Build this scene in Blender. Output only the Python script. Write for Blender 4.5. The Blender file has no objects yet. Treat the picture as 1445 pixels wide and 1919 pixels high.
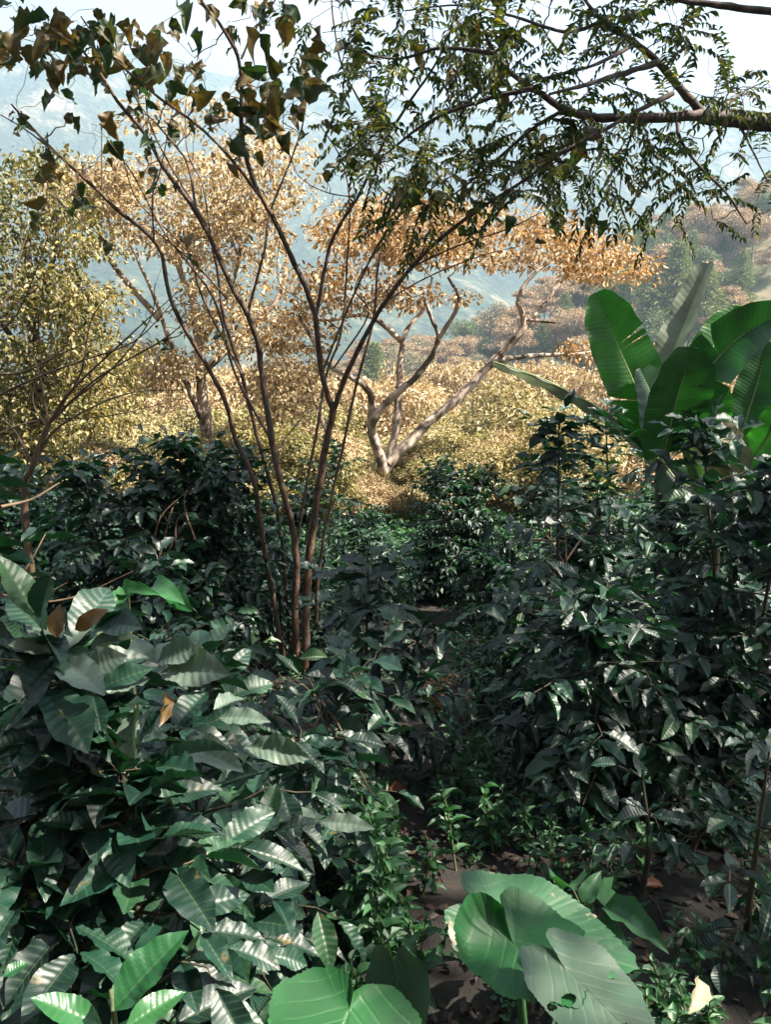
import bpy, math, numpy as np
R = math.radians
rs = np.random.RandomState(11)
sc = bpy.context.scene
COL = sc.collection

# ------------------------------------------------------------------ camera
F = 1477.0; CX, CY = 722.5, 959.5; PITCH = R(12.0)
EYE = np.array([0.0, 0.0, 1.6])
FWD = np.array([0, math.cos(PITCH), -math.sin(PITCH)])
UPV = np.array([0, math.sin(PITCH), math.cos(PITCH)])
cam_d = bpy.data.cameras.new('camera'); cam = bpy.data.objects.new('camera', cam_d); COL.objects.link(cam)
cam_d.sensor_fit = 'VERTICAL'; cam_d.sensor_height = 24.0; cam_d.lens = 24.0 * F / 1919.0
cam_d.clip_start = 0.05; cam_d.clip_end = 9000
cam.location = EYE; cam.rotation_euler = (R(90) - PITCH, 0, 0)
sc.camera = cam
def P(px, py, Y):
    d = FWD + np.array([1, 0, 0]) * (px - CX) / F + UPV * (CY - py) / F
    return EYE + d * (Y / d[1])

# ------------------------------------------------------------------ light
SUN_EL, SUN_AZ = R(52), R(100)          # azimuth clockwise from +Y (the view direction)
S = np.array([math.sin(SUN_AZ) * math.cos(SUN_EL), math.cos(SUN_AZ) * math.cos(SUN_EL), math.sin(SUN_EL)])
w = bpy.data.worlds.new('World'); sc.world = w; w.use_nodes = True
nt = w.node_tree; nt.nodes.clear()
out = nt.nodes.new('ShaderNodeOutputWorld'); bg = nt.nodes.new('ShaderNodeBackground')
sky = nt.nodes.new('ShaderNodeTexSky'); sky.sky_type = 'NISHITA'; sky.sun_disc = False
sky.sun_elevation = SUN_EL; sky.sun_rotation = SUN_AZ; sky.air_density = 1.0; sky.dust_density = 2.0; sky.ozone_density = 1.2
tc = nt.nodes.new('ShaderNodeTexCoord'); mp = nt.nodes.new('ShaderNodeMapping'); mp.inputs['Scale'].default_value = (1.0, 1.0, 2.6)
nz = nt.nodes.new('ShaderNodeTexNoise'); nz.inputs['Scale'].default_value = 3.2; nz.inputs['Detail'].default_value = 9; nz.inputs['Roughness'].default_value = 0.55
cr = nt.nodes.new('ShaderNodeValToRGB'); cr.color_ramp.elements[0].position = 0.38; cr.color_ramp.elements[1].position = 0.62
mx = nt.nodes.new('ShaderNodeMixRGB'); mx.inputs['Color2'].default_value = (3.3, 3.4, 3.6, 1)
L = nt.links.new
L(tc.outputs['Generated'], mp.inputs['Vector']); L(mp.outputs[0], nz.inputs['Vector']); L(nz.outputs['Fac'], cr.inputs['Fac'])
L(cr.outputs['Color'], mx.inputs['Fac']); L(sky.outputs[0], mx.inputs['Color1']); L(mx.outputs[0], bg.inputs['Color'])
bg.inputs['Strength'].default_value = 0.05; L(bg.outputs[0], out.inputs['Surface'])
sd = bpy.data.lights.new('sun', 'SUN'); sun = bpy.data.objects.new('sun', sd); COL.objects.link(sun)
sd.energy = 5.0; sd.angle = R(0.53); sd.color = (1.0, 0.91, 0.78)
from mathutils import Vector
sun.rotation_euler = Vector(S).to_track_quat('Z', 'Y').to_euler(); sun.location = (0, 0, 30)
sc.view_settings.view_transform = 'Standard'; sc.view_settings.look = 'None'
sc.view_settings.exposure = 2.68; sc.view_settings.gamma = 1.0
sc.cycles.max_bounces = 6; sc.cycles.diffuse_bounces = 3; sc.cycles.glossy_bounces = 2
sc.cycles.transmission_bounces = 3; sc.cycles.volume_bounces = 0; sc.cycles.transparent_max_bounces = 4

# ------------------------------------------------------------------ helpers
def noise2(x, y, seed=0):
    x = np.asarray(x, float); y = np.asarray(y, float)
    xi = np.floor(x).astype(np.int64); yi = np.floor(y).astype(np.int64); xf = x - xi; yf = y - yi
    def h(a, b):
        n = (a * 374761393 + b * 668265263 + seed * 1442695) & 0x7fffffff
        n = ((n ^ (n >> 13)) * 1274126177) & 0x7fffffff
        return ((n ^ (n >> 16)) & 0xffff) / 65535.0
    u = xf * xf * (3 - 2 * xf); v = yf * yf * (3 - 2 * yf)
    return (h(xi, yi) * (1 - u) + h(xi + 1, yi) * u) * (1 - v) + (h(xi, yi + 1) * (1 - u) + h(xi + 1, yi + 1) * u) * v
def fbm(x, y, o=5, seed=0):
    s = 0; a = 0.5
    for i in range(o):
        s = s + a * (noise2(x, y, seed + i) - 0.5); x = x * 2.03 + 7.1; y = y * 2.03 + 3.7; a *= 0.5
    return s
def sst(a, b, x):
    t = np.clip((x - a) / (b - a), 0, 1); return t * t * (3 - 2 * t)
def ground_z(x, y):
    x = np.asarray(x, float); y = np.asarray(y, float)
    near = -0.09 * y - 0.0 * x
    s1 = -0.3 * (np.clip(y, 14, 95) - 14)
    near = -0.09 * np.clip(y, -60, 14) + s1 + 0.05 * fbm(x * 1.3, y * 1.3, 4, 3) + 0.6 * fbm(x * .2, y * .2, 3, 9) * sst(6, 20, y)
    zr = np.interp(x, [-400, -160, -44, 17, 60, 98, 160, 400], [-34, -26, -15, -5, 14, 34, 52, 75])
    fl = -25.56
    hill = (zr - fl) * sst(85, 200, y) + 9 * fbm(x * .02, y * .02, 4, 21) * sst(80, 130, y)
    back = -sst(215, 520, y) * (zr + 170) + 0.85 * np.clip(-2.6 - y, 0, 40)  # bank rising behind the camera is added to block sky and darken reflections
    return near + hill + back
def gz(x, y): return float(ground_z(x, y))

def make_mesh(name, V, faces, mat=None, parent=None, uv=None, rnd=None, smooth=True):
    """V (n,3); faces: (m,4) or (m,3) int array or list of such arrays"""
    if not isinstance(faces, list): faces = [faces]
    faces = [np.asarray(f, np.int32) for f in faces if len(f)]
    me = bpy.data.meshes.new(name); V = np.asarray(V, np.float32)
    me.vertices.add(len(V)); me.vertices.foreach_set('co', V.ravel())
    li = np.concatenate([f.ravel() for f in faces]); tot = np.concatenate([np.full(len(f), f.shape[1], np.int32) for f in faces])
    st = np.concatenate([[0], np.cumsum(tot)[:-1]]).astype(np.int32)
    me.loops.add(len(li)); me.loops.foreach_set('vertex_index', li)
    me.polygons.add(len(tot)); me.polygons.foreach_set('loop_start', st)
    me.polygons.foreach_set('use_smooth', np.full(len(tot), smooth))
    if uv is not None:
        l = me.uv_layers.new(name='UVMap'); l.data.foreach_set('uv', np.asarray(uv, np.float32)[li].ravel())
    if rnd is not None:
        a = me.attributes.new('rnd', 'FLOAT', 'POINT'); a.data.foreach_set('value', np.asarray(rnd, np.float32))
    me.update(calc_edges=True); me.validate()
    o = bpy.data.objects.new(name, me); COL.objects.link(o)
    if mat is not None: me.materials.append(mat)
    if parent is not None: o.parent = parent
    return o
def tag(o, label=None, cat=None, group=None, kind=None):
    if label: o['label'] = label
    if cat: o['category'] = cat
    if group: o['group'] = group
    if kind: o['kind'] = kind
    return o
def empty(name, loc, label, cat, group=None):
    o = bpy.data.objects.new(name, None); o.empty_display_size = .2; COL.objects.link(o); o.location = [float(v) for v in loc]
    return tag(o, label, cat, group)
def copy_tree(o, parent=None):
    c = o.copy(); COL.objects.link(c)
    if parent is not None: c.parent = parent
    for ch in [k for k in KIDS.get(o.name, [])]: copy_tree(ch, c)
    return c
KIDS = {}
def keep(root):                      # remember the children of a thing so that it can be copied
    for o in [root] + list(root.children_recursive):
        KIDS[o.name] = list(o.children)
def unit(v): v = np.asarray(v, float); return v / (np.linalg.norm(v, axis=-1, keepdims=True) + 1e-12)

# ---- leaf templates: x across (-.5...5), y along (0..1), z normal; every variant of a set has the same topology
def leaf_tpl(nl, nw, prof, veins=0, vamp=0.0, wave=0.0, droop=0.15, fold=0.12, twist=0.0, seed=0, n=4, vslope=.3, teeth=0):
    r = np.random.RandomState(seed); res = []
    for k in range(n):
        v = np.linspace(0, 1, nl + 1); u = np.linspace(-1, 1, nw + 1)
        vv, uu = np.meshgrid(v, u, indexing='ij')
        wd = np.interp(vv, prof[0], prof[1])
        ed = 1 + (r.rand() - .5) * .12 * np.sin(6 * vv + r.rand() * 6)
        if teeth: ed = ed * (1 + .06 * np.sin(2 * np.pi * teeth * vv) * (np.abs(uu) > .9))
        x = .5 * uu * wd * ed; y = vv.copy() + 0.06 * np.abs(uu) * (1 - vv) * 0
        dr = droop * (0.6 + .8 * r.rand()); bend = (r.rand() - .5) * .16
        z = -dr * vv ** 2 + fold * (.6 + .8 * r.rand()) * np.abs(x) * 2
        if veins: z = z + vamp * np.sin(2 * np.pi * (veins * (vv - vslope * np.abs(uu) * .35))) * np.sqrt(np.clip(wd, 0, 1)) * (1 - .35 * np.abs(uu)) * np.minimum(1, np.abs(uu) * 3 + .15)
        for sgn in (-1, 1):
            ph, fq = r.rand() * 6.28, 1.6 + 2.2 * r.rand()
            z = z + wave * (np.abs(uu) ** 2) * (np.sign(uu) == sgn) * np.sin(2 * np.pi * fq * vv + ph) * wd
        x = x + bend * vv ** 2
        tw = twist * (r.rand() - .5) * vv * 2
        x, z = x * np.cos(tw) - z * np.sin(tw) * .3, z + x * np.sin(tw)
        y = y * (1 - .25 * dr * vv)
        V = np.stack([x, y, z], -1).reshape(-1, 3); UV = np.stack([uu * .5 + .5, vv], -1).reshape(-1, 2)
        i = np.arange(nl)[:, None] * (nw + 1) + np.arange(nw)[None, :]
        Fq = np.stack([i, i + 1, i + nw + 2, i + nw + 1], -1).reshape(-1, 4)
        res.append((V, Fq, UV))
    return res
ELL = ([0, .05, .15, .3, .5, .7, .85, .95, 1], [.04, .22, .58, .88, 1, .84, .5, .18, .01])      # elliptical with a drip tip
LAN = ([0, .1, .3, .5, .75, .92, 1], [.05, .4, .85, 1, .7, .25, .01])
OVA = ([0, .06, .2, .38, .6, .8, .93, 1], [.1, .6, .95, 1, .82, .5, .2, .01])
RAG = ([0, .08, .2, .3, .42, .5, .62, .72, .84, .93, 1], [.1, .6, .95, .9, 1.0, .85, .95, .7, .62, .3, .02])
T_COF_HI = leaf_tpl(40, 10, ELL, veins=10, vamp=.012, wave=.03, droop=.18, fold=.12, twist=.5, seed=1, n=8)
T_COF_MD = leaf_tpl(10, 4, ELL, wave=.05, droop=.18, fold=.14, twist=.5, seed=2, n=8)
T_COF_LO = leaf_tpl(4, 2, ELL, wave=.0, droop=.22, fold=.2, twist=.3, seed=3, n=6)
T_TINY = leaf_tpl(2, 2, ([0, .5, 1], [.15, 1, .1]), droop=.25, fold=.25, seed=4, n=5)
T_FLAT = leaf_tpl(1, 2, ([0, 1], [.7, .5]), droop=.2, fold=.3, seed=5, n=5)
T_LANC = leaf_tpl(4, 2, LAN, droop=.2, fold=.2, twist=.4, seed=6, n=6)
T_OVAL = leaf_tpl(10, 4, OVA, wave=.06, droop=.3, fold=.16, twist=.4, seed=7, n=6)
T_RAG = leaf_tpl(20, 8, RAG, wave=.10, droop=.6, fold=.3, twist=1.0, seed=8, n=5) + leaf_tpl(20, 8, OVA, wave=.09, droop=.5, fold=.3, twist=.9, seed=18, n=7)
T_HERB = leaf_tpl(8, 4, OVA, veins=5, vamp=.02, wave=.03, droop=.25, fold=.25, seed=9, n=5, teeth=8)

class Leaves:
    def __init__(s, tpl): s.t = tpl; s.a = []
    def add(s, P_, D_, N_, L_, W_, rnd=None):
        P_ = np.atleast_2d(P_); k = len(P_)
        D_ = np.broadcast_to(np.atleast_2d(D_), (k, 3)); N_ = np.broadcast_to(np.atleast_2d(N_), (k, 3))
        L_ = np.broadcast_to(L_, (k,)).astype(float); W_ = np.broadcast_to(W_, (k,)).astype(float)
        if rnd is None: rnd = rs.rand(k)
        s.a.append((P_, D_, N_, L_, W_, np.broadcast_to(rnd, (k,))))
    def build(s, name, mat, parent=None):
        if not s.a: return None
        Pn, D, N, Ln, Wn, rn = [np.concatenate([a[i] for a in s.a]) for i in range(6)]
        D = unit(D); X = unit(np.cross(D, N)); N = np.cross(X, D); k = len(Pn); var = rs.randint(0, len(s.t), k)
        nv = len(s.t[0][0]); VV = np.empty((k, nv, 3)); TV = np.stack([t[0] for t in s.t])[var]
        VV = Pn[:, None] + X[:, None] * (TV[..., 0:1] * Wn[:, None, None]) + D[:, None] * (TV[..., 1:2] * Ln[:, None, None]) + N[:, None] * (TV[..., 2:3] * Ln[:, None, None])
        UV = np.broadcast_to(s.t[0][2], (k, nv, 2)); Fq = s.t[0][1][None] + (np.arange(k) * nv)[:, None, None]
        return make_mesh(name, VV.reshape(-1, 3), Fq.reshape(-1, 4), mat, parent, UV.reshape(-1, 2), np.repeat(rn, nv))

class Tubes:
    def __init__(s): s.V = []; s.F = []; s.UV = []; s.n = 0
    def add(s, pts, rad, sides=6, smooth=0):
        pts = np.asarray(pts, float); rad = np.broadcast_to(rad, (len(pts),)).astype(float)
        if smooth and len(pts) > 2:
            pts, rad = catmull(pts, rad, smooth)
            if sides >= 8: rad = rad * (1 + .07 * rs.randn(len(rad))); pts = pts + rs.randn(len(pts), 3) * rad[:, None] * .09
        T = unit(np.gradient(pts, axis=0)); ref = np.array([0.13, 0.31, 0.94])
        if abs(T[0] @ ref) > .9: ref = np.array([1., .2, 0])
        A = unit(np.cross(T, ref)); B = np.cross(T, A)
        an = np.linspace(0, 2 * np.pi, sides, endpoint=False)
        ring = pts[:, None] + rad[:, None, None] * (A[:, None] * np.cos(an)[None, :, None] + B[:, None] * np.sin(an)[None, :, None])
        m = len(pts); s.V.append(ring.reshape(-1, 3))
        i = np.arange(m - 1)[:, None] * sides + np.arange(sides)[None]; j = np.arange(m - 1)[:, None] * sides + (np.arange(sides)[None] + 1) % sides
        s.F.append((np.stack([i, j, j + sides, i + sides], -1).reshape(-1, 4)) + s.n)
        s.UV.append(np.stack([np.tile(np.arange(sides) / sides, m), np.repeat(np.linspace(0, 1, m), sides)], -1)); s.n += m * sides
    def build(s, name, mat, parent=None):
        if not s.V: return None
        return make_mesh(name, np.concatenate(s.V), np.concatenate(s.F), mat, parent, np.concatenate(s.UV))
def catmull(p, r, k):
    a = np.column_stack([p, r]); a = np.vstack([2 * a[0] - a[1], a, 2 * a[-1] - a[-2]]); o = []
    for i in range(1, len(a) - 2):
        t = np.linspace(0, 1, k, endpoint=False)[:, None]
        o.append(.5 * (2 * a[i] + (a[i + 1] - a[i - 1]) * t + (2 * a[i - 1] - 5 * a[i] + 4 * a[i + 1] - a[i + 2]) * t ** 2 + (3 * a[i] - a[i - 1] - 3 * a[i + 1] + a[i + 2]) * t ** 3))
    o.append(a[-2:-1]); o = np.vstack(o); return o[:, :3], np.maximum(o[:, 3], 1e-4)
def along(pts, n):
    pts = np.asarray(pts, float); d = np.r_[0, np.cumsum(np.linalg.norm(np.diff(pts, axis=0), axis=1))]
    q = np.linspace(0, d[-1], n); p = np.stack([np.interp(q, d, pts[:, i]) for i in range(3)], 1)
    return p, unit(np.gradient(p, axis=0))

# ------------------------------------------------------------------ materials
def nodes(name):
    m = bpy.data.materials.new(name); m.use_nodes = True; t = m.node_tree; t.nodes.clear(); return m, t
def ramp(t, cols, pos=None, interp='LINEAR'):
    r = t.nodes.new('ShaderNodeValToRGB'); r.color_ramp.interpolation = interp; e = r.color_ramp.elements
    while len(e) < len(cols): e.new(0.5)
    for i, c in enumerate(cols):
        e[i].position = (pos[i] if pos else i / (len(cols) - 1)); e[i].color = (*c, 1)
    return r
def leaf_mat(name, cols, rough=.42, tr=.25, trcol=(1.5, 1.5, .6), spec=.5, clump=.6, veins=0, nscale=1.5, holes=False, coat=0.0, under=None, pos=None, spots=0):
    m, t = nodes(name); l = t.links.new; N = t.nodes.new
    at = N('ShaderNodeAttribute'); at.attribute_name = 'rnd'
    geo = N('ShaderNodeTexCoord'); nz = N('ShaderNodeTexNoise'); nz.inputs['Scale'].default_value = nscale; nz.inputs['Detail'].default_value = 3
    l(geo.outputs['Object'], nz.inputs['Vector'])
    a = N('ShaderNodeMath'); a.operation = 'MULTIPLY_ADD'; a.inputs[1].default_value = clump; l(nz.outputs['Fac'], a.inputs[0])
    b = N('ShaderNodeMath'); b.operation = 'MULTIPLY_ADD'; b.inputs[1].default_value = 1 - clump * .5; l(at.outputs['Fac'], b.inputs[0]); b.inputs[2].default_value = -clump * .25
    l(b.outputs[0], a.inputs[2])
    r = ramp(t, cols, pos); l(a.outputs[0], r.inputs['Fac'])
    col = r.outputs['Color']
    n2 = N('ShaderNodeTexNoise'); n2.inputs['Scale'].default_value = 45; n2.inputs['Detail'].default_value = 2; l(geo.outputs['Object'], n2.inputs['Vector'])
    mm = N('ShaderNodeMixRGB'); mm.blend_type = 'MULTIPLY'; mm.inputs['Fac'].default_value = .35
    l(col, mm.inputs['Color1']); l(n2.outputs['Fac'], mm.inputs['Color2']); col = mm.outputs['Color']
    p = N('ShaderNodeBsdfPrincipled'); p.inputs['Roughness'].default_value = rough; p.inputs['Specular IOR Level'].default_value = spec
    if coat: p.inputs['Coat Weight'].default_value = coat; p.inputs['Coat Roughness'].default_value = .25
    if veins:
        uv = N('ShaderNodeUVMap'); uv.uv_map = 'UVMap'; sx = N('ShaderNodeSeparateXYZ'); l(uv.outputs[0], sx.inputs[0])
        ab = N('ShaderNodeMath'); ab.operation = 'SUBTRACT'; ab.inputs[1].default_value = .5; l(sx.outputs['X'], ab.inputs[0])
        aa = N('ShaderNodeMath'); aa.operation = 'ABSOLUTE'; l(ab.outputs[0], aa.inputs[0])
        c1 = N('ShaderNodeMath'); c1.operation = 'MULTIPLY_ADD'; l(aa.outputs[0], c1.inputs[0]); c1.inputs[1].default_value = -.21; l(sx.outputs['Y'], c1.inputs[2])
        c2 = N('ShaderNodeMath'); c2.operation = 'MULTIPLY'; c2.inputs[1].default_value = veins; l(c1.outputs[0], c2.inputs[0])
        c3 = N('ShaderNodeMath'); c3.operation = 'PINGPONG'; c3.inputs[1].default_value = .5; l(c2.outputs[0], c3.inputs[0])
        c4 = N('ShaderNodeMath'); c4.operation = 'LESS_THAN'; c4.inputs[1].default_value = .035; l(c3.outputs[0], c4.inputs[0])
        c5 = N('ShaderNodeMath'); c5.operation = 'LESS_THAN'; c5.inputs[1].default_value = .014; l(aa.outputs[0], c5.inputs[0])
        c6 = N('ShaderNodeMath'); c6.operation = 'MAXIMUM'; l(c4.outputs[0], c6.inputs[0]); l(c5.outputs[0], c6.inputs[1])
        c7 = N('ShaderNodeMath'); c7.operation = 'MULTIPLY'; c7.inputs[1].default_value = .22; l(c6.outputs[0], c7.inputs[0])
        vm = N('ShaderNodeMixRGB'); l(c7.outputs[0], vm.inputs['Fac']); l(col, vm.inputs['Color1'])
        vm.inputs['Color2'].default_value = (.17, .22, .09, 1); col = vm.outputs['Color']
    if spots:
        n5 = N('ShaderNodeTexNoise'); n5.inputs['Scale'].default_value = spots; n5.inputs['Detail'].default_value = 4; n5.inputs['Roughness'].default_value = .6; l(geo.outputs['Object'], n5.inputs['Vector'])
        r5 = ramp(t, [(0, 0, 0), (.8, .8, .8)], [.66, .70]); l(n5.outputs['Fac'], r5.inputs['Fac']); m5 = N('ShaderNodeMixRGB'); l(r5.outputs[0], m5.inputs['Fac']); l(col, m5.inputs['Color1']); m5.inputs['Color2'].default_value = (.10, .075, .025, 1); col = m5.outputs['Color']
    if under is not None:
        g = N('ShaderNodeNewGeometry'); um = N('ShaderNodeMixRGB'); l(g.outputs['Backfacing'], um.inputs['Fac']); l(col, um.inputs['Color1']); um.inputs['Color2'].default_value = (*under, 1)
        col = um.outputs['Color']
    l(col, p.inputs['Base Color'])
    o = N('ShaderNodeOutputMaterial')
    tb = N('ShaderNodeBsdfTranslucent'); tm = N('ShaderNodeMixRGB'); tm.blend_type = 'MULTIPLY'; tm.inputs['Fac'].default_value = 1; tm.use_clamp = False
    tm.inputs['Color2'].default_value = (*trcol, 1); l(col, tm.inputs['Color1']); l(tm.outputs[0], tb.inputs['Color'])
    ms = N('ShaderNodeMixShader'); ms.inputs['Fac'].default_value = tr; l(p.outputs[0], ms.inputs[1]); l(tb.outputs[0], ms.inputs[2])
    l(ms.outputs[0], o.inputs['Surface']); return m
def bark_mat(name, c1, c2, scale=8, rough=.8, bump=.5, lich=None):
    m, t = nodes(name); l = t.links.new; N = t.nodes.new
    g = N('ShaderNodeTexCoord'); mp = N('ShaderNodeMapping'); mp.inputs['Scale'].default_value = (1, 1, .35); l(g.outputs['Object'], mp.inputs[0])
    nz = N('ShaderNodeTexNoise'); nz.inputs['Scale'].default_value = scale; nz.inputs['Detail'].default_value = 8; nz.inputs['Roughness'].default_value = .65; l(mp.outputs[0], nz.inputs['Vector'])
    cols = [c1, c2]; pos = [.35, .65]
    r = ramp(t, cols, pos); l(nz.outputs['Fac'], r.inputs['Fac']); col = r.outputs['Color']
    if lich is not None:
        n2 = N('ShaderNodeTexNoise'); n2.inputs['Scale'].default_value = scale * .4; n2.inputs['Detail'].default_value = 6; l(g.outputs['Object'], n2.inputs['Vector'])
        r2 = ramp(t, [(0, 0, 0), (1, 1, 1)], [.5, .58]); l(n2.outputs['Fac'], r2.inputs['Fac'])
        mm = N('ShaderNodeMixRGB'); l(r2.outputs[0], mm.inputs['Fac']); l(col, mm.inputs['Color1']); mm.inputs['Color2'].default_value = (*lich, 1); col = mm.outputs[0]
    p = N('ShaderNodeBsdfPrincipled'); p.inputs['Roughness'].default_value = rough; l(col, p.inputs['Base Color'])
    b = N('ShaderNodeBump'); b.inputs['Strength'].default_value = bump; b.inputs['Distance'].default_value = .02; l(nz.outputs['Fac'], b.inputs['Height']); l(b.outputs[0], p.inputs['Normal'])
    o = N('ShaderNodeOutputMaterial'); l(p.outputs[0], o.inputs['Surface']); return m
def plain(name, c, rough=.5, spec=.5):
    m, t = nodes(name); p = t.nodes.new('ShaderNodeBsdfPrincipled'); p.inputs['Base Color'].default_value = (*c, 1); p.inputs['Roughness'].default_value = rough
    n = t.nodes.new('ShaderNodeTexNoise'); n.inputs['Scale'].default_value = 30; r = ramp(t, [tuple(x * .7 for x in c), tuple(min(1, x * 1.25) for x in c)]); t.links.new(n.outputs['Fac'], r.inputs['Fac']); t.links.new(r.outputs[0], p.inputs['Base Color'])
    o = t.nodes.new('ShaderNodeOutputMaterial'); t.links.new(p.outputs[0], o.inputs['Surface']); return m

M_COF = leaf_mat('coffee_leaf', [(.002, .015, .010), (.004, .029, .018), (.009, .050, .028), (.028, .085, .03), (.09, .15, .03)], rough=.47, tr=.12, trcol=(1.2, 2.4, .6), spec=.62, pos=[0, .4, .7, .86, 1], veins=10, under=(.012, .045, .027), spots=22)
M_COF_N = leaf_mat('coffee_leaf_distant', [(.003, .018, .011), (.007, .038, .021), (.017, .066, .032), (.045, .11, .032), (.13, .19, .05)], rough=.47, tr=.2, trcol=(1.4, 2.3, .6), spec=.6, pos=[0, .4, .68, .85, 1])
M_HERB = leaf_mat('herb_leaf', [(.02, .07, .03), (.04, .125, .05), (.075, .18, .07)], rough=.5, tr=.25, trcol=(1.2, 1.8, .6))
M_HERB_D = leaf_mat('ground_herb_leaf', [(.015, .065, .03), (.035, .11, .045), (.07, .17, .06)], rough=.5, tr=.2, trcol=(1.2, 1.8, .6))
M_CORAL = leaf_mat('dry_tan_leaf', [(.07, .07, .02), (.32, .22, .10), (.58, .43, .25), (.70, .57, .37), (.42, .37, .15)], rough=.55, tr=.3, trcol=(1.1, 1.0, .75), nscale=.9)
M_CORAL2 = leaf_mat('dry_orange_leaf', [(.05, .07, .02), (.26, .16, .06), (.54, .36, .18), (.68, .52, .31), (.55, .28, .11)], rough=.55, tr=.3, trcol=(1.15, .92, .6), nscale=.9)
M_YEL = leaf_mat('pale_yellow_leaf', [(.08, .10, .025), (.28, .25, .09), (.54, .44, .23), (.66, .56, .34)], rough=.55, tr=.3, trcol=(1.1, 1, .7), nscale=.7)
M_GRN = leaf_mat('mixed_green_leaf', [(.02, .05, .02), (.13, .13, .04), (.42, .34, .15), (.62, .50, .29)], rough=.5, tr=.3, trcol=(1.2, 1.2, .5), nscale=.35, clump=1.1)
M_PIN = leaf_mat('leaflet', [(.010, .026, .010), (.022, .05, .015), (.08, .10, .025), (.28, .24, .07)], spec=.3, rough=.5, tr=.32, trcol=(1.6, 1.6, .5), nscale=2.0)  # yellow end of the ramp paints leaflets as if sunlit
M_BIG = leaf_mat('ragged_leaf', [(.012, .05, .02), (.022, .065, .02), (.05, .06, .02), (.14, .09, .03), (.30, .22, .11)], rough=.55, tr=.35, trcol=(1.3, 1.2, .5), nscale=3, veins=6)
M_PINE = leaf_mat('pine_needle', [(.10, .16, .06), (.24, .30, .11), (.40, .42, .18)], rough=.6, tr=.1, nscale=.5)
M_HBRN = leaf_mat('hill_brown_leaf', [(.18, .13, .08), (.44, .31, .19), (.56, .42, .27), (.40, .38, .20)], rough=.7, tr=.2, trcol=(1.1, .9, .6), nscale=.12)
M_HGRN = leaf_mat('hill_green_leaf', [(.06, .10, .04), (.14, .19, .08), (.28, .30, .14)], rough=.7, tr=.15, nscale=.2)
M_HGRY = leaf_mat('hill_grey_leaf', [(.16, .15, .10), (.32, .28, .19), (.45, .38, .27)], rough=.7, tr=.15, nscale=.2)
B_RED = bark_mat('reddish_bark', (.035, .02, .014), (.20, .11, .07), 28, bump=1.0, lich=(.11, .085, .065))
B_PALE = bark_mat('pale_bark', (.20, .15, .12), (.60, .49, .40), 9, lich=(.09, .07, .05), bump=.9)
B_DARK = bark_mat('dark_bark', (.02, .017, .013), (.075, .055, .042), 18)
B_GREY = bark_mat('limb_bark', (.035, .028, .024), (.13, .095, .08), 25)
B_TWIG = bark_mat('twig_bark', (.05, .035, .02), (.19, .12, .07), 30)
B_CTW = bark_mat('coffee_twig', (.012, .016, .008), (.08, .06, .03), 30)
B_GTW = bark_mat('green_twig', (.04, .06, .02), (.12, .14, .05), 30)

# ------------------------------------------------------------------ ground, mountain, haze
def ground_mat():
    m, t = nodes('soil'); l = t.links.new; N = t.nodes.new
    g = N('ShaderNodeTexCoord'); sx = N('ShaderNodeSeparateXYZ'); l(g.outputs['Object'], sx.inputs[0])
    nz = N('ShaderNodeTexNoise'); nz.inputs['Scale'].default_value = 9; nz.inputs['Detail'].default_value = 8; nz.inputs['Roughness'].default_value = .7; l(g.outputs['Object'], nz.inputs['Vector'])
    r = ramp(t, [(.004, .003, .0025), (.012, .009, .007), (.028, .019, .013), (.018, .022, .01)], [.3, .5, .68, .8]); l(nz.outputs['Fac'], r.inputs['Fac'])
    n2 = N('ShaderNodeTexNoise'); n2.inputs['Scale'].default_value = .25; n2.inputs['Detail'].default_value = 8; l(g.outputs['Object'], n2.inputs['Vector'])
    r2 = ramp(t, [(.04, .055, .02), (.10, .10, .045), (.20, .16, .09)], [.35, .5, .65]); l(n2.outputs['Fac'], r2.inputs['Fac'])
    mr = N('ShaderNodeMapRange'); mr.inputs['From Min'].default_value = 11; mr.inputs['From Max'].default_value = 17; l(sx.outputs['Y'], mr.inputs['Value'])
    mm = N('ShaderNodeMixRGB'); l(mr.outputs[0], mm.inputs['Fac']); l(r.outputs[0], mm.inputs['Color1']); l(r2.outputs[0], mm.inputs['Color2'])
    p = N('ShaderNodeBsdfPrincipled'); p.inputs['Roughness'].default_value = .9; l(mm.outputs[0], p.inputs['Base Color'])
    b = N('ShaderNodeBump'); b.inputs['Strength'].default_value = .8; b.inputs['Distance'].default_value = .03; l(nz.outputs['Fac'], b.inputs['Height']); l(b.outputs[0], p.inputs['Normal'])
    o = N('ShaderNodeOutputMaterial'); l(p.outputs[0], o.inputs['Surface']); return m
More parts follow.
